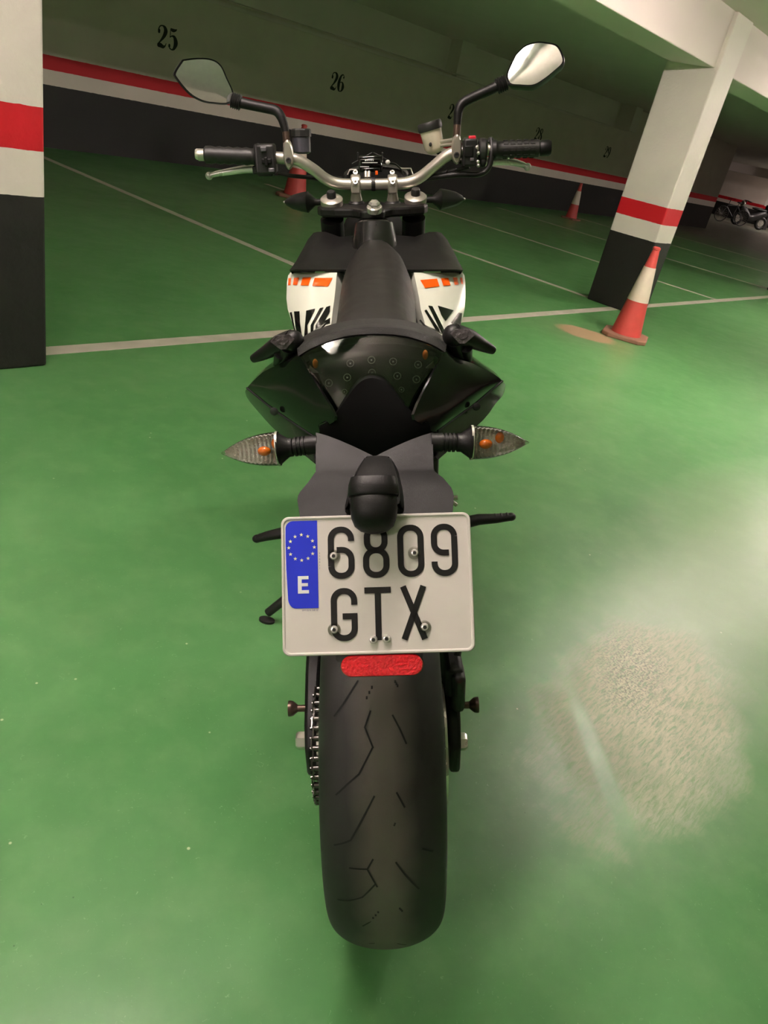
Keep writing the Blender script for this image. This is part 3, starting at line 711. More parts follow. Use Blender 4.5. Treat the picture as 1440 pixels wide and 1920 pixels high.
for px0, py0, px1, py1, px2, py2, st in ((536, 247, 538, 268, 541, 300, m_l), (857, 234, 856, 256, 856, 290, m_r)):
    MB().cyl(bp(px0, py0, Y=.888), bp(px1, py1, Y=.885), .0082).build('stem_adaptor', mat('worn_bronze', rgb(96, 78, 68), .4, .7), st)
    m = MB().cyl(bp(px1, py1, Y=.884), bp(px1, py1 + 10, Y=.884), .0085).cyl(bp(px1 - 0, py1 + 6, Y=.884), bp(px2, py2 - 18, Y=.880), .0092)
    cc = bp(px2, py2 - 10, Y=.874)
    m.loft([[cc + V((w*cos(a), y, .6*0 + h*sin(a))) for a in [2*pi*k/20 for k in range(20)]] for y, w, h in ((.012, .011, .030), (-.010, .011, .030), (-.014, .008, .026))])
    m = m.build('mirror_clamp', M_ALU, bike)
    MB().lathe([(.006, 0), (.006, .004), (.0035, .0042), (.0035, .001), (.001, .001)], bp(px2, py2 + 1, Y=.857), (0, -1, .2), 16).build('clamp_bolt', M_BLK2, m)
# fluid reservoirs
a = bp(566, 285, Y=.915)
rs = MB().lathe([(.014, -.004), (.0205, 0), (.0205, .030), (.016, .031)], a, (.02, .05, 1), 28).build('clutch_reservoir', mat('grey_reservoir', rgb(66, 66, 74), .35), bike)
MB().lathe([(.0225, .031), (.0225, .044), (.020, .047), (.002, .047)], a, (.02, .05, 1), 12).build('reservoir_cap', M_BLK2, rs, smooth=False)
a0 = bp(816, 284, Y=.93); up = (bp(806, 237, Y=.93) - a0).normalized()
M_FLUID = mat('amber_reservoir', rgb(224, 214, 192), .25, var=.12, scale=30)
rs = MB().lathe([(.010, -.004), (.017, .000), (.0225, .008), (.0245, .046), (.020, .047)], a0, up, 28).build('brake_reservoir', M_FLUID, bike)
MB().lathe([(.0265, .045), (.0275, .048), (.0275, .058), (.0255, .062), (.002, .062)], a0, up, 28).build('reservoir_cap', M_BLK2, rs)
MB().ell(bp(807, 271, Y=.905), (.0035, .002, .0045), 10, 6).build('level_mark', M_BLK2, rs)
m = MB().cyl(bp(826, 266, Y=.915), bp(850, 262, Y=.89), .004).cyl(bp(826, 273, Y=.915), bp(850, 270, Y=.89), .004)
m.build('reservoir_bracket', M_ALU, rs)
MB().tube(catmull([bp(820, 285, Y=.93), bp(832, 291, Y=.93), bp(850, 300, Y=.915), bp(868, 305, Y=.9)]), .0045, 8).build('reservoir_hose', M_RUB, rs)

# ---- dashboard and phone mount
d = MB(); c = bp(705, 325, Y=1.0)
d.loft([[c + V((w*cos(a), y, -.004 + h*sin(a))) for a in [2*pi*k/24 for k in range(24)]] for y, w, h in ((-.02, .066, .017), (-.024, .074, .021), (.03, .080, .023), (.05, .05, .014))])
dash = d.build('instrument_cluster', M_BLK2, bike, bevel=.003)
for s_ in (-1, 1):
    m = MB()
    P = [bp(x, y, Y=.975) for x, y in (((748, 316), (770, 316), (774, 328)) if s_ > 0 else ((668, 318), (656, 318), (652, 328)))]
    m.tube(P, .0018, 8); m.build('cluster_rim', M_ALU, dash)
ph = MB(); c = bp(695, 307, Y=.945); ph.box(c, (.056, .022, .034)).box(c + V((0, -.013, .004)), (.050, .006, .016)).box(c + V((0, -.012, -.011)), (.044, .006, .008))
ph = ph.build('phone_mount', M_GLOSSBLK, bike, bevel=.004)
m = MB()
for s_ in (-1, 1):
    P = [bp(x, y, Y=.95) for x, y in (((700, 286), (716, 294), (726, 300)) if s_ > 0 else ((698, 286), (680, 296), (660, 307)))]
    m.tube(P, .0014, 8)
    m.cyl(bp(671 if s_ < 0 else 717, 300, Y=.94), bp(671 if s_ < 0 else 717, 288, Y=.94), .0012, 8); m.ell(bp(671 if s_ < 0 else 717, 287, Y=.94), (.0022,)*3, 8, 6)
m.build('spring_arms', M_BLK2, ph)
m = MB(); 
for x0, x1, y, h in ((684, 687, 300.5, 1.6), (688, 690, 300.7, 1.2), (691, 692.5, 300.6, 1.2), (693.5, 695, 300.7, 1.2), (696, 698, 300.6, 1.3), (699, 700.5, 300.8, 1.1), (679, 708, 305, .7), (675, 692, 312.6, .8)):
    m.grid([[bp(x0, y-h, Y=.925), bp(x1, y-h, Y=.925)], [bp(x0, y+h, Y=.925), bp(x1, y+h, Y=.925)]])
m.build('mount_lettering', mat('white_print', rgb(215, 215, 215), .5), ph, smooth=False, fix=False, solid=.0006)
MB().ell(bp(727, 304, Y=.93), (.0055, .005, .005), 10, 8).build('usb_plug', mat('white_plastic', rgb(225, 224, 218), .4), ph)
MB().box(bp(706, 324, Y=.925), (.006, .004, .009)).build('mount_clip', M_ORANGE, ph, bevel=.001)
MB().tube(catmull([bp(731, 305, Y=.94), bp(742, 308, Y=.95), bp(752, 318, Y=.96), bp(757, 330, Y=.96)]), .002, 8).build('charging_cable', M_RUB, ph)
MB().cyl(bp(686, 322, Y=.92), bp(686, 333, Y=.912), .004).cyl(bp(692, 322, Y=.92), bp(692, 333, Y=.912), .004).build('mount_arm', M_ALU, ph)
# ---- front indicators
for s_ in (-1, 1):
    t, b_ = (bp(533, 379, Y=1.0), bp(580, 379, Y=.99)) if s_ < 0 else (bp(871, 373, Y=1.0), bp(823, 374, Y=.99))
    d_ = (b_-t); Ld = d_.length
    o = MB().lathe([(.001, 0), (.008, Ld*.1), (.0165, Ld*.35), (.022, Ld*.7), (.0245, Ld*.95), (.020, Ld*1.02), (.008, Ld*1.25), (.007, Ld*1.7)], t, d_, 20).build('front_indicator', M_BLK2, bike)
    MB().ell(t, (.003, .003, .003), 8, 6).build('indicator_tip', M_STEEL, o)
# ------------------------------------------------------------------ tank covers
def interp(tab, y):
    if y <= tab[0][0]: return tab[0][1:]
    for a, b_ in zip(tab[:-1], tab[1:]):
        if y <= b_[0]:
            t = (y-a[0])/(b_[0]-a[0]); return tuple(p+(q-p)*t for p, q in zip(a[1:], b_[1:]))
    return tab[-1][1:]
# y : outer x, inner x, depth
TL = [(511, 544, 632, .645), (517, 540, 631, .640), (530, 538, 630, .618), (560, 537, 627, .575), (580, 539.5, 624, .545), (600, 546, 622, .515), (625, 557, 618, .475), (648, 568, 614, .44)]
TR = [(511, 867, 776, .645), (517, 871, 777, .640), (530, 872.5, 780, .618), (560, 872.5, 786, .575), (580, 871, 789, .545), (600, 867, 795, .515), (625, 858, 801, .475), (648, 846, 806, .44)]
def tsurf(tab, px, py, off=0):
    xo, xi, Yc = interp(tab, py); u = min(1, max(0, (px-xo)/(xi-xo)))
    return bp(px, py, Y=Yc + .075*(1-u)**2.2 - off)
for side, tab in (('left', TL), ('right', TR)):
    s_ = -1 if side == 'left' else 1
    ys = [511, 513, 517, 523, 530, 540, 550, 560, 570, 580, 590, 600, 612, 625, 636, 648]
    rows = []
    for y in ys:
        xo, xi, Yc = interp(tab, y)
        r = [tsurf(tab, xo + (xi-xo)*u, y) for u in (0, .02, .06, .12, .2, .3, .42, .55, .7, .85, 1)]
        e = r[0]; inn = r[-1]
        ext = [e + V((-s_*.004, .16, -.035)), e + V((s_*.001, .08, -.012)), e + V((s_*.0015, .03, -.003))]
        rows.append(ext + r + [inn + V((-s_*.012, .04, -.01))])
    rows = [[p + V((0, .012, -.004)) for p in rows[0]]] + rows
    o = MB().grid(rows).build('tank_cover', M_WHITE, bike, solid=.003, soff=1 if s_ < 0 else -1, fix=False)
    K = lambda x, y: (520 + x/3.7895, 480 + y/3.7895)
    if side == 'left':
        org = [[(78,158),(98,155),(93,207),(76,209)], [(118,155),(155,152),(140,207),(110,205)], [(180,152),(240,150),(220,210),(165,208)], [(265,155),(393,155),(360,215),(247,212)]]
        blk = [[(88,402),(102,398),(125,520),(158,606),(140,600),(112,500)], [(118,394),(157,392),(160,470),(163,565),(176,575),(176,606),(150,603),(128,500)], [(176,575),(190,570),(198,470),(205,388),(268,373),(262,390),(213,490),(217,582),(196,600),(176,606)],
               [(302,370),(328,364),(258,488),(254,560),(236,590),(236,492)], [(348,362),(376,352),(372,398),(342,450),(298,522),(270,548),(272,492)], [(335,462),(376,438),(374,476),(318,492)]]
    else:
        org = [[(1015,170),(1135,160),(1152,215),(1050,228)], [(1162,158),(1215,155),(1232,208),(1180,212)], [(1247,153),(1278,153),(1288,202),(1262,206)], [(1298,153),(1315,155),(1320,198),(1308,200)]]
        blk = [[(1140,352),(1252,385),(1195,462),(1165,420)], [(1288,402),(1312,405),(1302,500),(1275,530),(1238,470)], [(1045,388),(1060,380),(1150,520),(1160,560),(1128,530)], [(1072,352),(1102,356),(1185,520),(1190,565),(1166,545)]]
    for nm, polys, m in (('orange_block', org, M_ORANGE), ('black_chevron', blk, M_DECAL)):
        for pl in polys:
            P = [K(*p) for p in pl]; bm_ = bmesh.new()
            vs = [bm_.verts.new((x, y, 0)) for x, y in P]; bm_.faces.new(vs)
            bmesh.ops.triangulate(bm_, faces=bm_.faces)
            for _ in range(4):
                le = [e for e in bm_.edges if e.calc_length() > 4]
                if not le: break
                bmesh.ops.subdivide_edges(bm_, edges=le, cuts=1); bmesh.ops.triangulate(bm_, faces=[f_ for f_ in bm_.faces if len(f_.verts) > 3])
            bm_.verts.index_update(); g = MB()
            g.add([tsurf(tab, v.co.x, v.co.y, .0024) for v in bm_.verts], [tuple(v.index for v in f_.verts) for f_ in bm_.faces]); bm_.free()
            tag(g.build(nm, m, o, fix=False), 'orange' if m is M_ORANGE else 'black')
# black upper tank with two forward wings
def trow(y, Y, xs, dY=None): return [bp(x, y + (yy if yy else 0), Y=Y + (dd if dd else 0)) for x, yy, dd in xs]
TOP = []
for t, y, xl, xr, Y in ((0, 509, 545, 866, .645), (.15, 503, 550, 863, .67), (.35, 490, 559, 856, .705), (.6, 470, 570, 846, .755), (.85, 450, 580.5, 835, .81), (1, 438, 588, 827, .85)):
    r = []
    for u, dip, dd in ((0, 0, .05), (.03, 0, .015), (.09, 0, 0), (.2, 9*t, -.01*t), (.34, 6*t, -.03*t), (.5, -6*t, -.07*t), (.66, 6*t, -.03*t), (.8, 9*t, -.01*t), (.91, 0, 0), (.97, 0, .015), (1, 0, .05)):
        r.append(bp(xl + (xr-xl)*u, y + dip, Y=Y + dd))
    e0, e1 = r[0], r[-1]
    TOP.append([e0 + V((.022, .06, -.05))] + r + [e1 + V((-.022, .06, -.05))])
TOP.append([p + V((0, .015, -.03)) for p in TOP[-1]])
tank = MB().grid(TOP).build('tank_upper_cover', M_BLK, bike, solid=.004)
# cowl round the steering stem
a = bp(702, 447, Y=.775)
MB().lathe([(.052, -.05), (.050, -.008), (.047, .010), (.0435, .030), (.038, .034), (.030, .032), (.028, .024)], a, (0, .28, 1), 32).build('stem_cowl', mat('satin_black', rgb(30, 29, 29), .25, coat=.2), tank)

# ------------------------------------------------------------------ seat
rings = []
for Y, w, top, h, cx in ((.085, .100, 1.005, .060, 0), (.10, .101, 1.018, .075, 0), (.13, .088, 1.026, .085, .001), (.165, .076, 1.029, .10, .002), (.22, .0715, 1.030, .11, .003), (.32, .0715, 1.029, .12, .004), (.42, .0745, 1.027, .12, .005), (.52, .0765, 1.028, .12, .006), (.60, .0755, 1.036, .12, .006), (.67, .066, 1.045, .11, .006), (.72, .048, 1.049, .10, .005), (.75, .025, 1.048, .09, .004), (.757, .004, 1.046, .08, .003)):
    r = []
    for k in range(21):
        a = pi*k/20; c_, s1 = cos(a), sin(a)
        r.append(V((cx - w*math.copysign(abs(c_)**.75, c_), Y, top - h + h*s1**.62)))
    rings.append(r)
seat = MB().loft(rings, True, True).build('seat', M_SEAT, bike)
# rear lip with the studded strip
LOW = [(559, 668), (580, 655), (605, 644), (633, 634), (665, 628), (700, 626), (735, 627), (768, 632), (797, 641), (818, 650), (835, 661)]
UPP = [(557, 655), (575, 641), (600, 630), (630, 621), (663, 615), (700, 612), (737, 613), (770, 618), (800, 627), (822, 638), (838, 650)]
b_low = [bp(x, y, Y=.060 + .00012*abs(x-700)*.3) for x, y in catmull(LOW, 4)]; b_up = [bp(x, y, Y=.088 + .00012*abs(x-700)) for x, y in catmull(UPP, 4)]
rows = [[p + V((0, .02, -.02)) for p in b_low], b_low, [p*.55 + q*.45 + V((0, -.004, .006)) for p, q in zip(b_low, b_up)], [p*.2 + q*.8 + V((0, -.001, .006)) for p, q in zip(b_low, b_up)], b_up, [p + V((0, .03, .004)) for p in b_up]]
MB().grid(rows).build('seat_grip_strip', M_GRIPPY, seat, solid=.004)

# ------------------------------------------------------------------ tail light
def tl(px, py, off=0):
    P = bp(px, py, Y=.06 - (py-640)/135*.07 + off); return P
LT = [(563, 669), (585, 655), (620, 641), (660, 632), (700, 629), (740, 631), (775, 637), (808, 648), (832, 661)]
LB = [(628, 780), (645, 782), (664, 783), (684, 783), (703, 783), (722, 782), (742, 781), (760, 779), (776, 776)]
def lamp_rows(inset, off, n=9, bulge=.018):
    top = catmull(LT, 2); bot = catmull(LB, 2); rows = []; m_ = len(top)
    for k in range(n):
        t = inset*.5 + (1-inset)*k/(n-1); r = []
        for i in range(m_):
            u = i/(m_-1); uu = .5 + (u-.5)*(1-inset)
            a, b_ = top[i], bot[i]
            x = a[0] + (b_[0]-a[0])*t; y = a[1] + (b_[1]-a[1])*t
            cx = 702; x = cx + (x-cx)*(1-inset)
            r.append(tl(x, y, off - bulge*(1-(2*u-1)**2)*(.4+.6*sin(pi*min(1, t+.15)))))
        rows.append(r)
    return rows
M_SMOKE = clear_mat('smoked_lens', (.80, .82, .78, 1), .02)
M_HOUS = mat('lamp_housing_dark', rgb(30, 31, 29), .18, .4)
hous = MB().grid([[p + V((0, .032, -.004)) for p in r] for r in lamp_rows(.06, 0, 9, .008)]).build('tail_light_housing', M_HOUS, bike, solid=.002)
lens = MB().grid(lamp_rows(0, 0)).build('tail_light_lens', M_SMOKE, bike, solid=.0015)
M_LEDB = mat('led_reflector', rgb(190, 192, 186), .2, .7)
KL = lambda x, y: (560 + x/4.8, 610 + y/4.8)
for x, y in ((465, 343), (655, 313), (850, 327), (1075, 355), (437, 470), (660, 428), (888, 457), (1060, 487), (272, 520), (412, 600), (925, 580)):
    px, py = KL(x, y); c = tl(px, py, .012); d_ = (BCAM - c).normalized(); r = .0052 if y < 560 else .0038
    nrm = V((0, -.85, .5)).normalized()
    o = MB().lathe([(r*.84, -.001), (r*.86, .0012), (r, .0012), (r, -.001)], c, nrm, 24, caps=False).build('led_cup', M_LEDB, hous)
    MB().ell(c, (.0014, .0014, .0014), 8, 6).build('led', M_LEDB, hous)
for s_, (x, y), (x2, y2) in ((-1, (150, 345), (130, 405)), (1, (1140, 265), (1185, 365))):  # amber beads and facets imitate the indicators' reflection in the lamp housing
    c = tl(*KL(x, y), .010); MB().ell(c, (.004, .003, .007), 10, 8).build('amber_bead', mat('amber_reflection', rgb(214, 120, 40), .12, coat=.5), hous)
    c = tl(*KL(x2, y2), .008); MB().prism([c + V(v) for v in ((-.006, 0, -.003), (.004*s_, -.002, .007), (.007, 0, -.004))], (0, .003, 0)).build('reflection_facet', M_STEEL, hous, smooth=False)
# ------------------------------------------------------------------ tail bodywork
M_TAIL = mat('tail_gloss_black', rgb(11, 12, 11), .11, coat=0, spec=.4, var=.05, rvar=.03)
for s_ in (-1, 1):
    if s_ < 0:
        top = [(557, 667), (530, 680), (496, 696), (478, 711), (463, 727)]; seam = [(463, 727), (487, 747), (512, 767), (550, 793), (588, 818)]; inn = [(563, 669), (590, 716), (628, 781), (610, 800), (592, 818)]
        out = [(459, 735), (464, 749), (490, 780), (513, 805), (553, 840), (589, 868)]
    else:
        top = [(838, 659), (852, 671), (888, 682), (928, 703), (942, 714)]; seam = [(942, 714), (918, 734), (893, 756), (855, 783), (822, 808)]; inn = [(832, 661), (808, 708), (776, 777), (792, 796), (812, 810)]
        out = [(949, 722), (945, 740), (930, 757), (910, 785), (862, 828), (822, 862)]
    YT = [.065, .085, .125, .16, .20]; YS = [.20, .155, .11, .055, .0]; YI = [.062, .025, -.012, -.03, -.04]
    PT = [bp(x, y, Y=Y) for (x, y), Y in zip(top, YT)]; PS = [bp(x, y, Y=Y) for (x, y), Y in zip(seam, YS)]; PI = [bp(x, y, Y=Y) for (x, y), Y in zip(inn, YI)]
    # Coons-style patch : left edge PT (inner->outer), bottom PS (outer->inner), inner PI (top->bottom)
    pn_ = (PT[-1]-PT[0]).cross(PS[-1]-PT[0]).normalized(); pc_ = PT[0]
    PT = [bp(x, y, pl=(pc_, pn_)) for x, y in top]; PS = [bp(x, y, pl=(pc_, pn_)) for x, y in seam]; PI = [bp(x, y, pl=(pc_, pn_)) for x, y in inn]
    n = 13; cT = [V(p) for p in catmull(PT, 3)]; cS = [V(p) for p in catmull(PS, 3)]; cI = [V(p) for p in catmull(PI, 3)]
    rows = []
    for i in range(n):
        # from inner edge point i to outline point i (top edge then seam)
        a = cI[i]; full = cT + cS[1:]; t = i/(n-1)
        k = t*(len(full)-1); j = min(int(k), len(full)-2); b_ = full[j] + (full[j+1]-full[j])*(k-j)
        rows.append([a + (b_-a)*u + V((s_*.004, -.003, .002))*(sin(pi*u)*sin(pi*t)) for u in [q/8 for q in range(9)]])
    nm = ('left' if s_ < 0 else 'right')
    o = MB().grid(rows).build('tail_panel', M_TAIL, bike, solid=.004)
    # rim that runs forward from the top edge
    MB().grid([cT, [p + V((-s_*.004, .03, .001)) for p in cT], [V((p.x*.80, p.y + .30, p.z - .03)) for p in cT]]).build('tail_panel_flank', M_TAIL, o, solid=.003)
    YO = [.215, .205, .15, .10, .02, -.04]
    PO = [bp(x, y, Y=Y + .012) for (x, y), Y in zip(out, YO)]; cO = [V(p) for p in catmull(PO, 3)]
    MB().tube([p + V((0, -.001, 0)) for p in cS], .0016, 8).build('panel_seam', M_GROOVE, o)
    m_ = 14; R1 = []
    def samp(c_, t):
        k = t*(len(c_)-1); j = min(int(k), len(c_)-2); return c_[j] + (c_[j+1]-c_[j])*(k-j)
    for q in range(5):
        u = q/4; R1.append([samp(cS, i/(m_-1)) + V((0, .004, -.001)) + (samp(cO, i/(m_-1)) - samp(cS, i/(m_-1)))*u + V((s_*.001, 0, -.001))*sin(pi*u) for i in range(m_)])
    R1.append([p + V((-s_*.012, .04, -.02)) for p in R1[-1]])
    R1.append([V((p.x*.55, p.y + .22, p.z - .04)) for p in R1[-2]])
    lo = MB().grid(R1).build('tail_lower_panel', mat('tail_satin_black', rgb(34, 35, 33), .22, coat=.3, var=.05, rvar=.04), bike, solid=.003)
    c = bp(514, 771, Y=.09) if s_ < 0 else bp(893, 762, Y=.09)
    MB().lathe([(.006, 0), (.006, .002), (.004, .003)], c, (0, -1, .1), 14).build('panel_screw', M_BLK2, lo)
# dark beak between the lamp and the number plate bracket
A = lambda x, y, Y: bp(x, y, Y=Y)
bk_top = [A(629, 779, -.022), A(651, 745, -.018), A(670, 719, -.010), A(684, 710, -.006), A(699, 708, -.005), A(713, 711, -.006), A(728, 720, -.010), A(745, 745, -.018), A(770, 776, -.022)]
bk_mid = [A(596, 796, -.026), A(622, 792, -.03), A(650, 782, -.028), A(676, 770, -.024), A(700, 764, -.022), A(724, 770, -.024), A(752, 782, -.028), A(782, 790, -.03), A(809, 794, -.026)]
bk_low = [A(600, 808, -.028), A(632, 824, -.034), A(662, 842, -.036), A(684, 856, -.037), A(702, 862, -.038), A(720, 856, -.037), A(744, 842, -.036), A(774, 822, -.034), A(806, 806, -.028)]
bk_und = [p + V((0, .012, -.05)) for p in bk_low]
MB().grid([[p + V((0, .03, -.003)) for p in bk_top], bk_top, bk_mid, bk_low, bk_und]).build('tail_underside_beak', mat('beak_black', rgb(5, 5, 5), .6, spec=.12), bike, sub=1, solid=.003)

# ------------------------------------------------------------------ number plate bracket
RW = [(796, 592, 812, -.030), (840, 592, 812, -.068), (876, 592, 813, -.098), (884, 592, 815, -.106), (900, 578, 831, -.124), (918, 563, 846, -.140), (925, 559, 849, -.147), (934, 557.5, 851, -.155), (950, 560, 850, -.170), (970, 563, 848, -.188)]
rows = []
RWY = [(y, Y) for y, xl, xr, Y in RW]
for y, xl, xr, Y in RW:
    r = []
    for u in (0, .02, .1, .2, .3, .38, .44, .5, .56, .62, .7, .8, .9, .98, 1):
        dip = -(4 if y > 890 else 0)*(2*u-1)
        yt = 811 + 45*(1 - abs(2*u-1))**1.25; yy = y
        if y < 890: yy = yt + (y-796)/(884-796)*(884-yt)
        r.append(bp(xl + (xr-xl)*u, yy + dip, Y=interp(RWY, yy)[0]))
    r = [r[0] + V((.001, .012, -.034))] + r + [r[-1] + V((-.001, .012, -.034))]
    rows.append(r)
rows = [[p + V((0, .002, -.012)) for p in rows[0]]] + rows
rows.append([p + V((0, .002, -.02)) for p in rows[-1]])
brk = MB().grid(rows).build('number_plate_bracket', mat('bracket_plastic', rgb(8, 8, 8), .5, bump=.12, bscale=900, spec=.28), bike, solid=.003)
# raised spine towards the lamp
SPN = [(856, 688, 728, -.086, .001), (872, 678, 738, -.104, .004), (900, 666, 746, -.132, .008), (930, 657, 750, -.162, .012), (955, 653, 751, -.184, .014)]
rows = []
for y, xl, xr, Y, h in SPN:
    pl_, pr_ = bp(xl, y, Y=Y), bp(xr, y, Y=Y); up_ = V((0, -.55, .83))
    rows.append([pl_ + V((-.006, .01, -.008)), pl_ + up_*h*.6, pl_ + (pr_-pl_)*.15 + up_*h, pl_ + (pr_-pl_)*.5 + up_*(h+.002), pl_ + (pr_-pl_)*.85 + up_*h, pr_ + up_*h*.6, pr_ + V((.006, .01, -.008))])
rows.append([p + V((0, .01, -.03)) for p in rows[-1]])
MB().grid(rows).build('bracket_spine', M_BLK, brk, solid=.002, sub=1)
# plate lamp
c = bp(701, 958, Y=-.212); dn = V((0, -.573, -.82)); nr = V((0, -.82, .573)); rx = V((1, 0, 0))
rings = []
for dd, w, h, off in ((-.034, .022, .010, -.004), (-.028, .027, .016, 0), (-.016, .0295, .020, .002), (0, .030, .021, .003), (.012, .0285, .020, .003), (.022, .0245, .016, .001), (.028, .017, .010, -.002), (.031, .006, .004, -.004)):
    rings.append([c + dn*(dd*.9-.002) + nr*off + rx*w*.9*math.copysign(abs(cos(a))**.8, cos(a)) + nr*h*math.copysign(abs(sin(a))**.8, sin(a)) for a in [2*pi*k/24 for k in range(24)]])
pll = MB().loft(rings).build('plate_lamp', M_BLK, bike)
rings = []
for dd, w, h in ((-.040, .0275, .017), (-.030, .0305, .0215), (-.018, .0312, .0225), (-.016, .030, .0215)):
    rings.append([c + dn*(dd*.9-.002) + nr*.001 + rx*w*.94*math.copysign(abs(cos(a))**.7, cos(a)) + nr*h*math.copysign(abs(sin(a))**.7, sin(a)) for a in [2*pi*k/24 for k in range(24)]])
MB().loft(rings, True, False).build('plate_lamp_hood', M_BLK, pll, solid=.002)

# ------------------------------------------------------------------ number plate
PO_ = V((-.1095, -.195, .8815)); pu = (V((.113, -.195, .8825)) - V((-.108, -.195, .881))).normalized(); pv = V((0, -.573, -.8195)).normalized()
pv = (pv - pu*pv.dot(pu)).normalized(); pn = pu.cross(pv)
if pn.dot(BCAM - PO_) < 0: pn = -pn
def PP(u, v, off=0): return PO_ + pu*u*.001 + pv*v*.001 + pn*off
def rrect(x0, y0, x1, y1, r, n=6): return arc(x1-r, y1-r, r, r, 0, 90, n) + arc(x0+r, y1-r, r, r, 90, 180, n) + arc(x0+r, y0+r, r, r, 180, 270, n) + arc(x1-r, y0+r, r, r, 270, 360, n)
out_ = rrect(0, 0, 220, 160, 9); M_PLATE = mat('number_plate_white', rgb(214, 209, 202), .45, var=.03, scale=8, spec=.3)
mb = MB(); mb.loft([[PP(x, y, -.002) for x, y in out_], [PP(x, y, .0004) for x, y in out_], [PP(x, y, .0016) for x, y in rrect(1, 1, 219, 159, 8.5)], [PP(x, y, .0016) for x, y in rrect(2.6, 2.6, 217.4, 157.4, 7.5)], [PP(x, y, 0) for x, y in rrect(3.8, 3.8, 216.2, 156.2, 7)]])
pla = mb.build('number_plate', M_PLATE, bike)
band = [(42, 5), (42, 106), (14, 106)] + arc(16, 94, 9, 12, 90, 170, 6) + [(5.5, 60), (5, 30)] + arc(14, 14, 9, 9, 190, 270, 6)
o = MB().prism([PP(x, y, .0002) for x, y in band], pn*.0003).build('blue_country_band', mat('plate_blue', rgb(34, 50, 200), .5, var=.04, spec=.25), pla, smooth=False, fix=True)
tag(o, 'blue band with ring of stars and letter E')
st = MB()
for k in range(12):
    a0 = 2*pi*k/12; cx, cy = 23.5 + 14.8*sin(a0), 36 - 14.8*cos(a0)
    st.prism([PP(cx + (2.4 if q % 2 == 0 else .95)*sin(pi*q/5), cy - (2.4 if q % 2 == 0 else .95)*cos(pi*q/5), .0005) for q in range(10)], pn*.0003)
st.build('ring_of_stars', mat('plate_yellow', rgb(244, 238, 190), .4), pla, smooth=False)
e_ = [(18.6, 69), (31, 69), (31, 72.8), (23.2, 72.8), (23.2, 77), (30, 77), (30, 80.8), (23.2, 80.8), (23.2, 85.2), (31.3, 85.2), (31.3, 89), (18.6, 89)]
ev, ef = [], []
mbE = MB()
for r in ((18.6, 69, 23.0, 89), (23.0, 69, 31, 72.8), (23.0, 77.1, 30.2, 80.8), (23.0, 85.2, 31.3, 89)): mbE.prism([PP(r[0], r[1], .0005), PP(r[2], r[1], .0005), PP(r[2], r[3], .0005), PP(r[0], r[3], .0005)], pn*.0003)
mbE.build('country_letter', mat('plate_letter_white', rgb(232, 232, 232), .4), pla, smooth=False)
M_CHAR = mat('plate_black', rgb(22, 21, 20), .5, spec=.25)
SWD = 7.0
def chars(name, strokes):
    mb = MB()
    for pts, closed in strokes:
        vs, fs = ribbon(pts, SWD, closed)
        mb.add([PP(v.x, v.y, .0009) for v in vs], fs)
    return mb.build(name, M_CHAR, pla, smooth=False, fix=False)
def G_(x, y): return lambda u, v: (x + u, y + v)
w, h, r = 30.5 - SWD, 60.5 - SWD, 11.0; hw = SWD/2
def six(x, y):
    X, Y = x + hw, y + hw
    return [(arc(X+r, Y+h-r, r, r, 180, 90, 8) + arc(X+w-r, Y+h-r, r, r, 90, 0, 8) + arc(X+w-r, Y+.44*h+r, r, r, 0, -90, 8) + [(X + r*.6, Y+.44*h)], False),
            ([(X+w, Y+r+2.5)] + arc(X+w-r, Y+r, r, r, 0, -90, 8) + arc(X+r, Y+r, r, r, -90, -180, 8) + [(X, Y+h-r)], False)]
def nine(x, y):
    X, Y = x + hw, y + hw
    S = six(0, 0); f_ = lambda p: (X + w + hw - p[0], Y + h + hw - p[1])
    return [([f_(p) for p in pts], c_) for pts, c_ in S]
def eight(x, y):
    X, Y = x + hw, y + hw; k = .47*h
    r1 = 10.0
    top = arc(X+1.5+r1, Y+r1, r1, r1, 180, 270, 8) + arc(X+w-1.5-r1, Y+r1, r1, r1, 270, 360, 8) + arc(X+w-1.5-r1, Y+k-r1, r1, r1, 0, 90, 8) + arc(X+1.5+r1, Y+k-r1, r1, r1, 90, 180, 8)
    bot = arc(X+r, Y+k+r, r, r, 180, 270, 8) + arc(X+w-r, Y+k+r, r, r, 270, 360, 8) + arc(X+w-r, Y+h-r, r, r, 0, 90, 8) + arc(X+r, Y+h-r, r, r, 90, 180, 8)
    return [(top, True), (bot, True)]
def zero(x, y):
    X, Y = x + hw, y + hw
    return [(arc(X+r, Y+r, r, r, 180, 270, 8) + arc(X+w-r, Y+r, r, r, 270, 360, 8) + arc(X+w-r, Y+h-r, r, r, 0, 90, 8) + arc(X+r, Y+h-r, r, r, 90, 180, 8), True)]
def gee(x, y):
    X, Y = x + hw, y + hw
    return [([(X+w, Y+r+5)] + arc(X+w-r, Y+r, r, r, 0, -90, 8) + arc(X+r, Y+r, r, r, 270, 180, 8) + arc(X+r, Y+h-r, r, r, 180, 90, 8) + arc(X+w-r, Y+h-r, r, r, 90, 0, 8) + [(X+w, Y+.54*h), (X+w*.42, Y+.54*h)], False)]
def tee(x, y):
    X, Y = x + hw, y + hw
    return [([(X-hw, Y), (X+w+hw, Y)], False), ([(X+w/2, Y+hw*.9), (X+w/2, Y+h+hw)], False)]
def ex(x, y):
    X, Y = x + hw, y
    return [([(X, Y), (X+w, Y+h+SWD)], False), ([(X+w, Y), (X, Y+h+SWD)], False)]
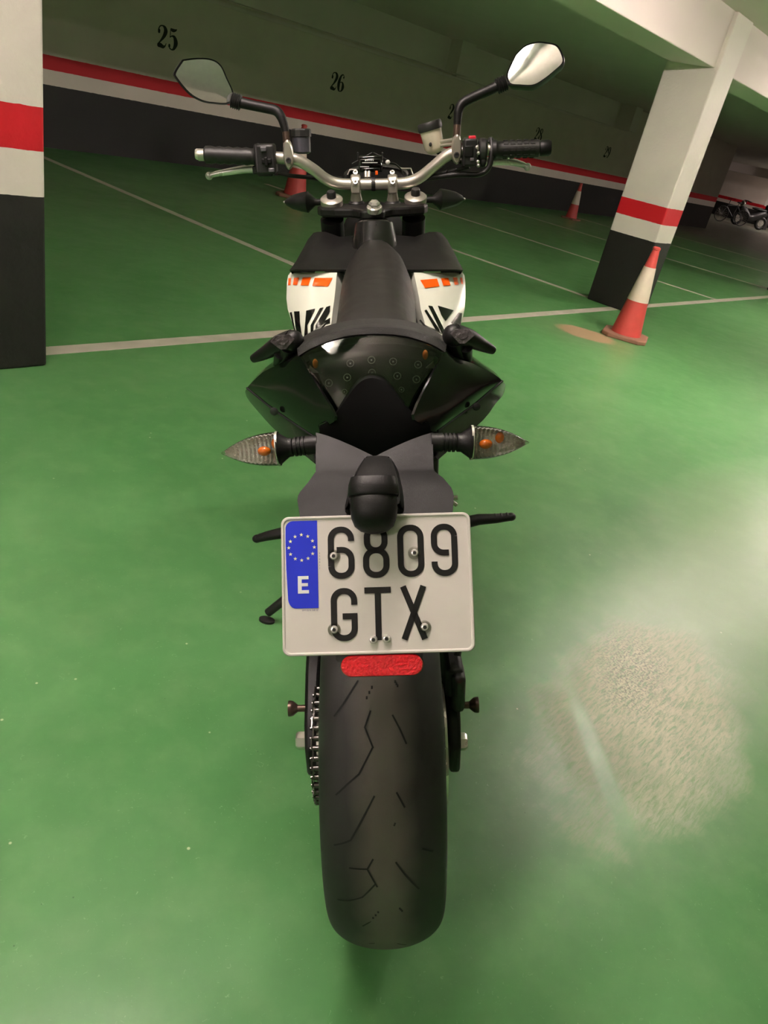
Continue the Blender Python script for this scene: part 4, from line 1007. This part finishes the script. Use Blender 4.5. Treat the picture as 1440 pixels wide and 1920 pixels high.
for nm, fn, x, y in (('six', six, 54, 13), ('eight', eight, 94.3, 13), ('zero', zero, 134.5, 13), ('nine', nine, 173.5, 13), ('letter_g', gee, 56, 84), ('letter_t', tee, 95, 84), ('letter_x', ex, 136, 84)):
    chars('plate_character', fn(x, y))
def tiny(txt, u, v, size, rot):
    cu = bpy.data.curves.new('tiny', 'FONT'); cu.body = txt; cu.size = size; cu.extrude = 0
    ob = bpy.data.objects.new('tiny', cu); COL.objects.link(ob)
    dg = bpy.context.evaluated_depsgraph_get(); me = bpy.data.meshes.new_from_object(ob.evaluated_get(dg))
    vs = []
    for q in me.vertices:
        a, b_ = q.co.x, -q.co.y
        if rot: a, b_ = -b_, a
        vs.append(PP(u + a, v + b_, .0007))
    fs = [tuple(p.vertices) for p in me.polygons]
    bpy.data.objects.remove(ob); bpy.data.curves.remove(cu)
    MB().add(vs, fs).build('plate_microprint', mat('plate_print_blue', rgb(60, 60, 120), .4), pla, smooth=False, fix=False)
tiny('SPM 0576 328 22', 23, 109.2, 2.6, 0)
for k, ch_ in enumerate('330911'): tiny(ch_, 43.6, 44 + 3.5*k, 2.6, 0)
M_WASH = clear_mat('clear_washer', (.9, .9, .88, 1), .1)
for x, y, wsh in ((60.6, 47, 1), (154, 46, 1), (59.5, 131, 1), (163, 131, 1), (104, 143.5, 0), (119, 142.8, 0)):
    o = MB().lathe([(.0048, 0), (.0046, .002), (.0036, .0042), (.0026, .0045), (.0001, .0045)], PP(x, y, .0006), pn, 18).build('plate_bolt', mat('bolt_steel', rgb(228, 224, 218), .25, .5, var=.05), pla)
    MB().lathe([(.0023, 0), (.0023, .0004), (.0001, .0004)], PP(x, y, .0051), pn, 6).build('bolt_socket', M_BLK2, pla, smooth=False)
    if wsh: MB().lathe([(.0075, 0), (.0075, .0006), (.0045, .0009)], PP(x, y, .0004), pn, 24).build('plastic_washer', M_WASH, o)
# backing and red reflector
MB().prism([PP(x, y, -.004) for x, y in rrect(60, 4, 160, 168, 4)], -pn*.005).build('plate_backing', M_BLK2, bike, smooth=False)
M_RED = mat('red_reflector', rgb(222, 24, 36), .16, var=.5, scale=330, bump=1.0, bscale=330, coat=.6)
ro = arc(160-12, 173, 12, 12, -90, 90, 10) + arc(66+12, 173, 12, 12, 90, 270, 10)
rf = MB(); rf.loft([[PP(x, y, -.006) for x, y in ro], [PP(x, y, -.001) for x, y in ro], [PP(113 + (x-113)*.975, 173 + (y-173)*.92, .0006) for x, y in ro]]); rf.build('rear_reflector', M_RED, bike)
MB().prism([PP(113 + (x-113)*1.02, 173 + (y-173)*1.08, -.010) for x, y in ro], pn*.004).build('reflector_tray', M_BLK2, bike, smooth=False)

# ------------------------------------------------------------------ rear indicators
M_CLR = clear_mat('clear_indicator_lens', (.96, .96, .94, 1), .05, 260)
M_CHROME = mat('chrome_reflector', rgb(240, 238, 232), .25, .45, var=.12, scale=300, bump=1.0, bscale=330)
M_AMB = mat('amber_bead', rgb(222, 112, 22), .15, var=.3, scale=200, coat=.6)
for s_ in (-1, 1):
    if s_ < 0: root, b0, tip = bp(596, 833, Y=-.05), bp(524, 841, Y=-.05), bp(415, 850, Y=-.05)
    else: root, b0, tip = bp(808, 829, Y=-.05), bp(882, 830, Y=-.05), bp(992, 830, Y=-.05)
    d_ = b0 - root; Ld = d_.length
    prof = [(.012, 0), (.0122, .15)]
    for k in range(4): prof += [(.0128, .24 + .1*k), (.0128, .30 + .1*k), (.0105, .305 + .1*k), (.0105, .335 + .1*k)]
    prof += [(.0125, .66), (.0125, .76), (.020, .97), (.0215, 1.0), (.0215, 1.03)]
    stalk = MB().lathe([(r_, h_*Ld) for r_, h_ in prof], root, d_, 24).build('rear_indicator', M_BLK, bike)
    ax_ = (tip - b0); La = ax_.length; ax_.normalize(); x_ = V((0, 0, 1)); x_ = (x_ - ax_*x_.dot(ax_)).normalized(); y_ = ax_.cross(x_)
    def shell(k, t0=0, t1=1, n=14, m_=28, half_=None):
        rings = []
        for i in range(n+1):
            t = t0 + (t1-t0)*i/n; rr = .0228*k*max(.03, (1 - t**2.4))
            sh = -.004*0
            rings.append([b0 + ax_*(La*(.0 + t)) + (x_*cos(a) + y_*sin(a)*.82)*rr for a in [2*pi*q/m_ for q in range(m_)]])
        return rings
    bd = MB()
    for i in range(18):
        pass
    ln = MB().loft(shell(1.0)).build('indicator_lens', M_CLR, stalk)
    # bright reflector bowl on the forward side, ribbed
    rings = []
    for i in range(27):
        t = .01 + .93*i/26; rr = .0214*max(.03, (1 - t**2.4)) * (1 - .035*(i % 2))
        rings.append([b0 + ax_*La*t + (x_*cos(a) - V((0, -1, .55)).normalized()*0 + y_*sin(a)*.82)*rr for a in [pi*(-.5) + pi*(1.35 if 1 else 1)*q/12 for q in range(13)]])
    front_ = (1 if y_.y > 0 else -1)
    rings = []
    for i in range(27):
        t = .01 + .93*i/26; rr = .0215*max(.03, (1 - t**2.4)) * (1 - .09*(i % 2))
        rings.append([b0 + ax_*La*t + (x_*cos(a)*-1 + y_*front_*sin(a)*.8)*rr for a in [-.55 + (pi + .55)*q/14 for q in range(15)]])
    MB().loft(rings, False, False).build('indicator_reflector', M_CHROME, stalk, smooth=False, fix=False)
    MB().ell(b0 + ax_*La*.26 + V((0, -.002, -.001)), (.009, .007, .0065), 14, 10).build('indicator_bulb', M_AMB, stalk)
    MB().ell(b0 + ax_*La*(.06 if s_ < 0 else .5) + V((0, .003, .006)), (.006, .004, .008), 12, 8).build('bulb_glow_shield', M_AMB, stalk)
    MB().loft([[p for p in shell(1.04, 0, .04, 2)[q]] for q in range(3)], True, False).build('lens_rim', M_STEEL, stalk)

# ------------------------------------------------------------------ grab handles
for s_ in (-1, 1):
    if s_ < 0: hornp = [(548, 638, .10), (525, 645, .11), (500, 660, .125), (474, 673, .135)]; capc = (530, 641); post = [(541, 648), (533, 690)]; p2 = [(526, 662), (524, 690)]
    else: hornp = [(852, 627, .10), (876, 633, .11), (900, 645, .125), (925, 657, .135)]; capc = (867, 630); post = [(852, 636), (858, 678)]; p2 = [(874, 650), (873, 680)]
    P = catmull([bp(x, y, Y=Y) for x, y, Y in hornp], 5); n = len(P)
    m = MB().tube(P, [.017 - .0105*(i/(n-1))**1.6 for i in range(n)], 14, flat=.9)
    m.ell(bp(hornp[0][0] - s_*2, hornp[0][1] + 2, Y=.10), (.016, .016, .016), 14, 10)
    m.cyl(bp(*post[0], Y=.10), bp(*post[1], Y=.135), .0135).cyl(bp(*p2[0], Y=.105), bp(*p2[1], Y=.15), .0095)
    o = m.build('grab_handle', M_BLK, bike)
    c = bp(*capc, Y=.072); nr_ = (BCAM - c).normalized(); x_, y_, z_ = frame_z(nr_)
    hx = [(-.017, .001), (-.009, .0095), (.010, .0095), (.017, .003), (.004, -.0105), (-.004, -.0105)]
    m = MB().prism([c + x_*a*s_*-1 + y_*b_ for a, b_ in hx], nr_*.0035)
    m.prism([c + x_*a*.55*s_*-1 + y_*b_*.45 + nr_*.0035 for a, b_ in hx], nr_*.001)
    m.build('handle_cap', mat('cap_worn', rgb(74, 68, 70), .3, var=.3, scale=120, bump=1, bscale=160), o, smooth=False, bevel=.001)

# ------------------------------------------------------------------ passenger pegs, stand, footpegs
for s_ in (-1, 1):
    if s_ < 0: pts = [bp(540, 997, Y=.45), bp(525, 1000, Y=.45), bp(500, 1005, Y=.455), bp(482, 1010, Y=.46)]
    else: pts = [bp(880, 978, Y=.45), bp(897, 974, Y=.45), bp(930, 972, Y=.455), bp(958, 969, Y=.46)]
    m = MB().tube(pts, [.016, .015, .013, .011], 14, flat=.75); m.ell(pts[-1], (.011, .011, .009), 12, 8)
    for k in range(5): m.ell(pts[1] + (pts[3]-pts[1])*(.15 + .18*k) + V((0, 0, .0075)), (.003, .008, .002), 8, 6)
    m.tube([pts[0], V((s_*.13, .45, pts[0].z - .02)), V((s_*.10, .42, .45))], [.012, .013, .014], 10)
    m.build('passenger_footpeg', M_BLK, bike)
    MB().tube([(s_*.13, .62, .34), (s_*.16, .62, .335), (s_*.21, .62, .335)], .012, 10).build('rider_footpeg', M_BLK2, bike)
mt = (V((0, 0, .012))) 
ft_ = BM.transposed() @ (V((STAND[0], STAND[1], .013)) - BO); ft2 = BM.transposed() @ (V((STAND[0], STAND[1], .03)) - BO)
m = MB().tube([V((-.11, .66, .30)), V((-.16, .665, .24)), ft2], [.016, .014, .012], 12)
ss = m.build('side_stand', M_BLK2, bike)
wz = BM.transposed() @ V((0, 0, 1)); d_ = (ft_ - V((-.11, .66, ft_.z))); d_ = (d_ - wz*d_.dot(wz)).normalized()
x_ = d_; y_ = wz.cross(d_)
MB().prism([ft_ - wz*.0125 + x_*a + y_*b_ for a, b_ in [(q[0]*.022, q[1]*.014) for q in arc(0, 0, 1, 1, 0, 342, 19)]], wz*.007).build('stand_foot', M_BLK2, ss)
# right-hand bits beside the plate
m = MB().cyl(bp(846, 934, Y=.02), bp(858, 933, Y=.02), .0035).cyl(bp(848, 941, Y=.02), bp(856, 947, Y=.02), .003)
m.build('lock_cable_end', M_ALU, bike)
# silencers tucked under the tail
for s_ in (-1, 1):
    MB().loft([[V((s_*(.075 + .0*y) + w*cos(a), y, zc + hh*sin(a))) for a in [2*pi*k/18 for k in range(18)]] for y, w, zc, hh in ((.06, .03, .86, .035), (.10, .045, .855, .045), (.40, .05, .80, .05), (.46, .03, .79, .03))]).build('silencer', M_BLK2, bike)

# ------------------------------------------------------------------ tidy: labels kept unique, nothing hidden
bpy.context.view_layer.update()
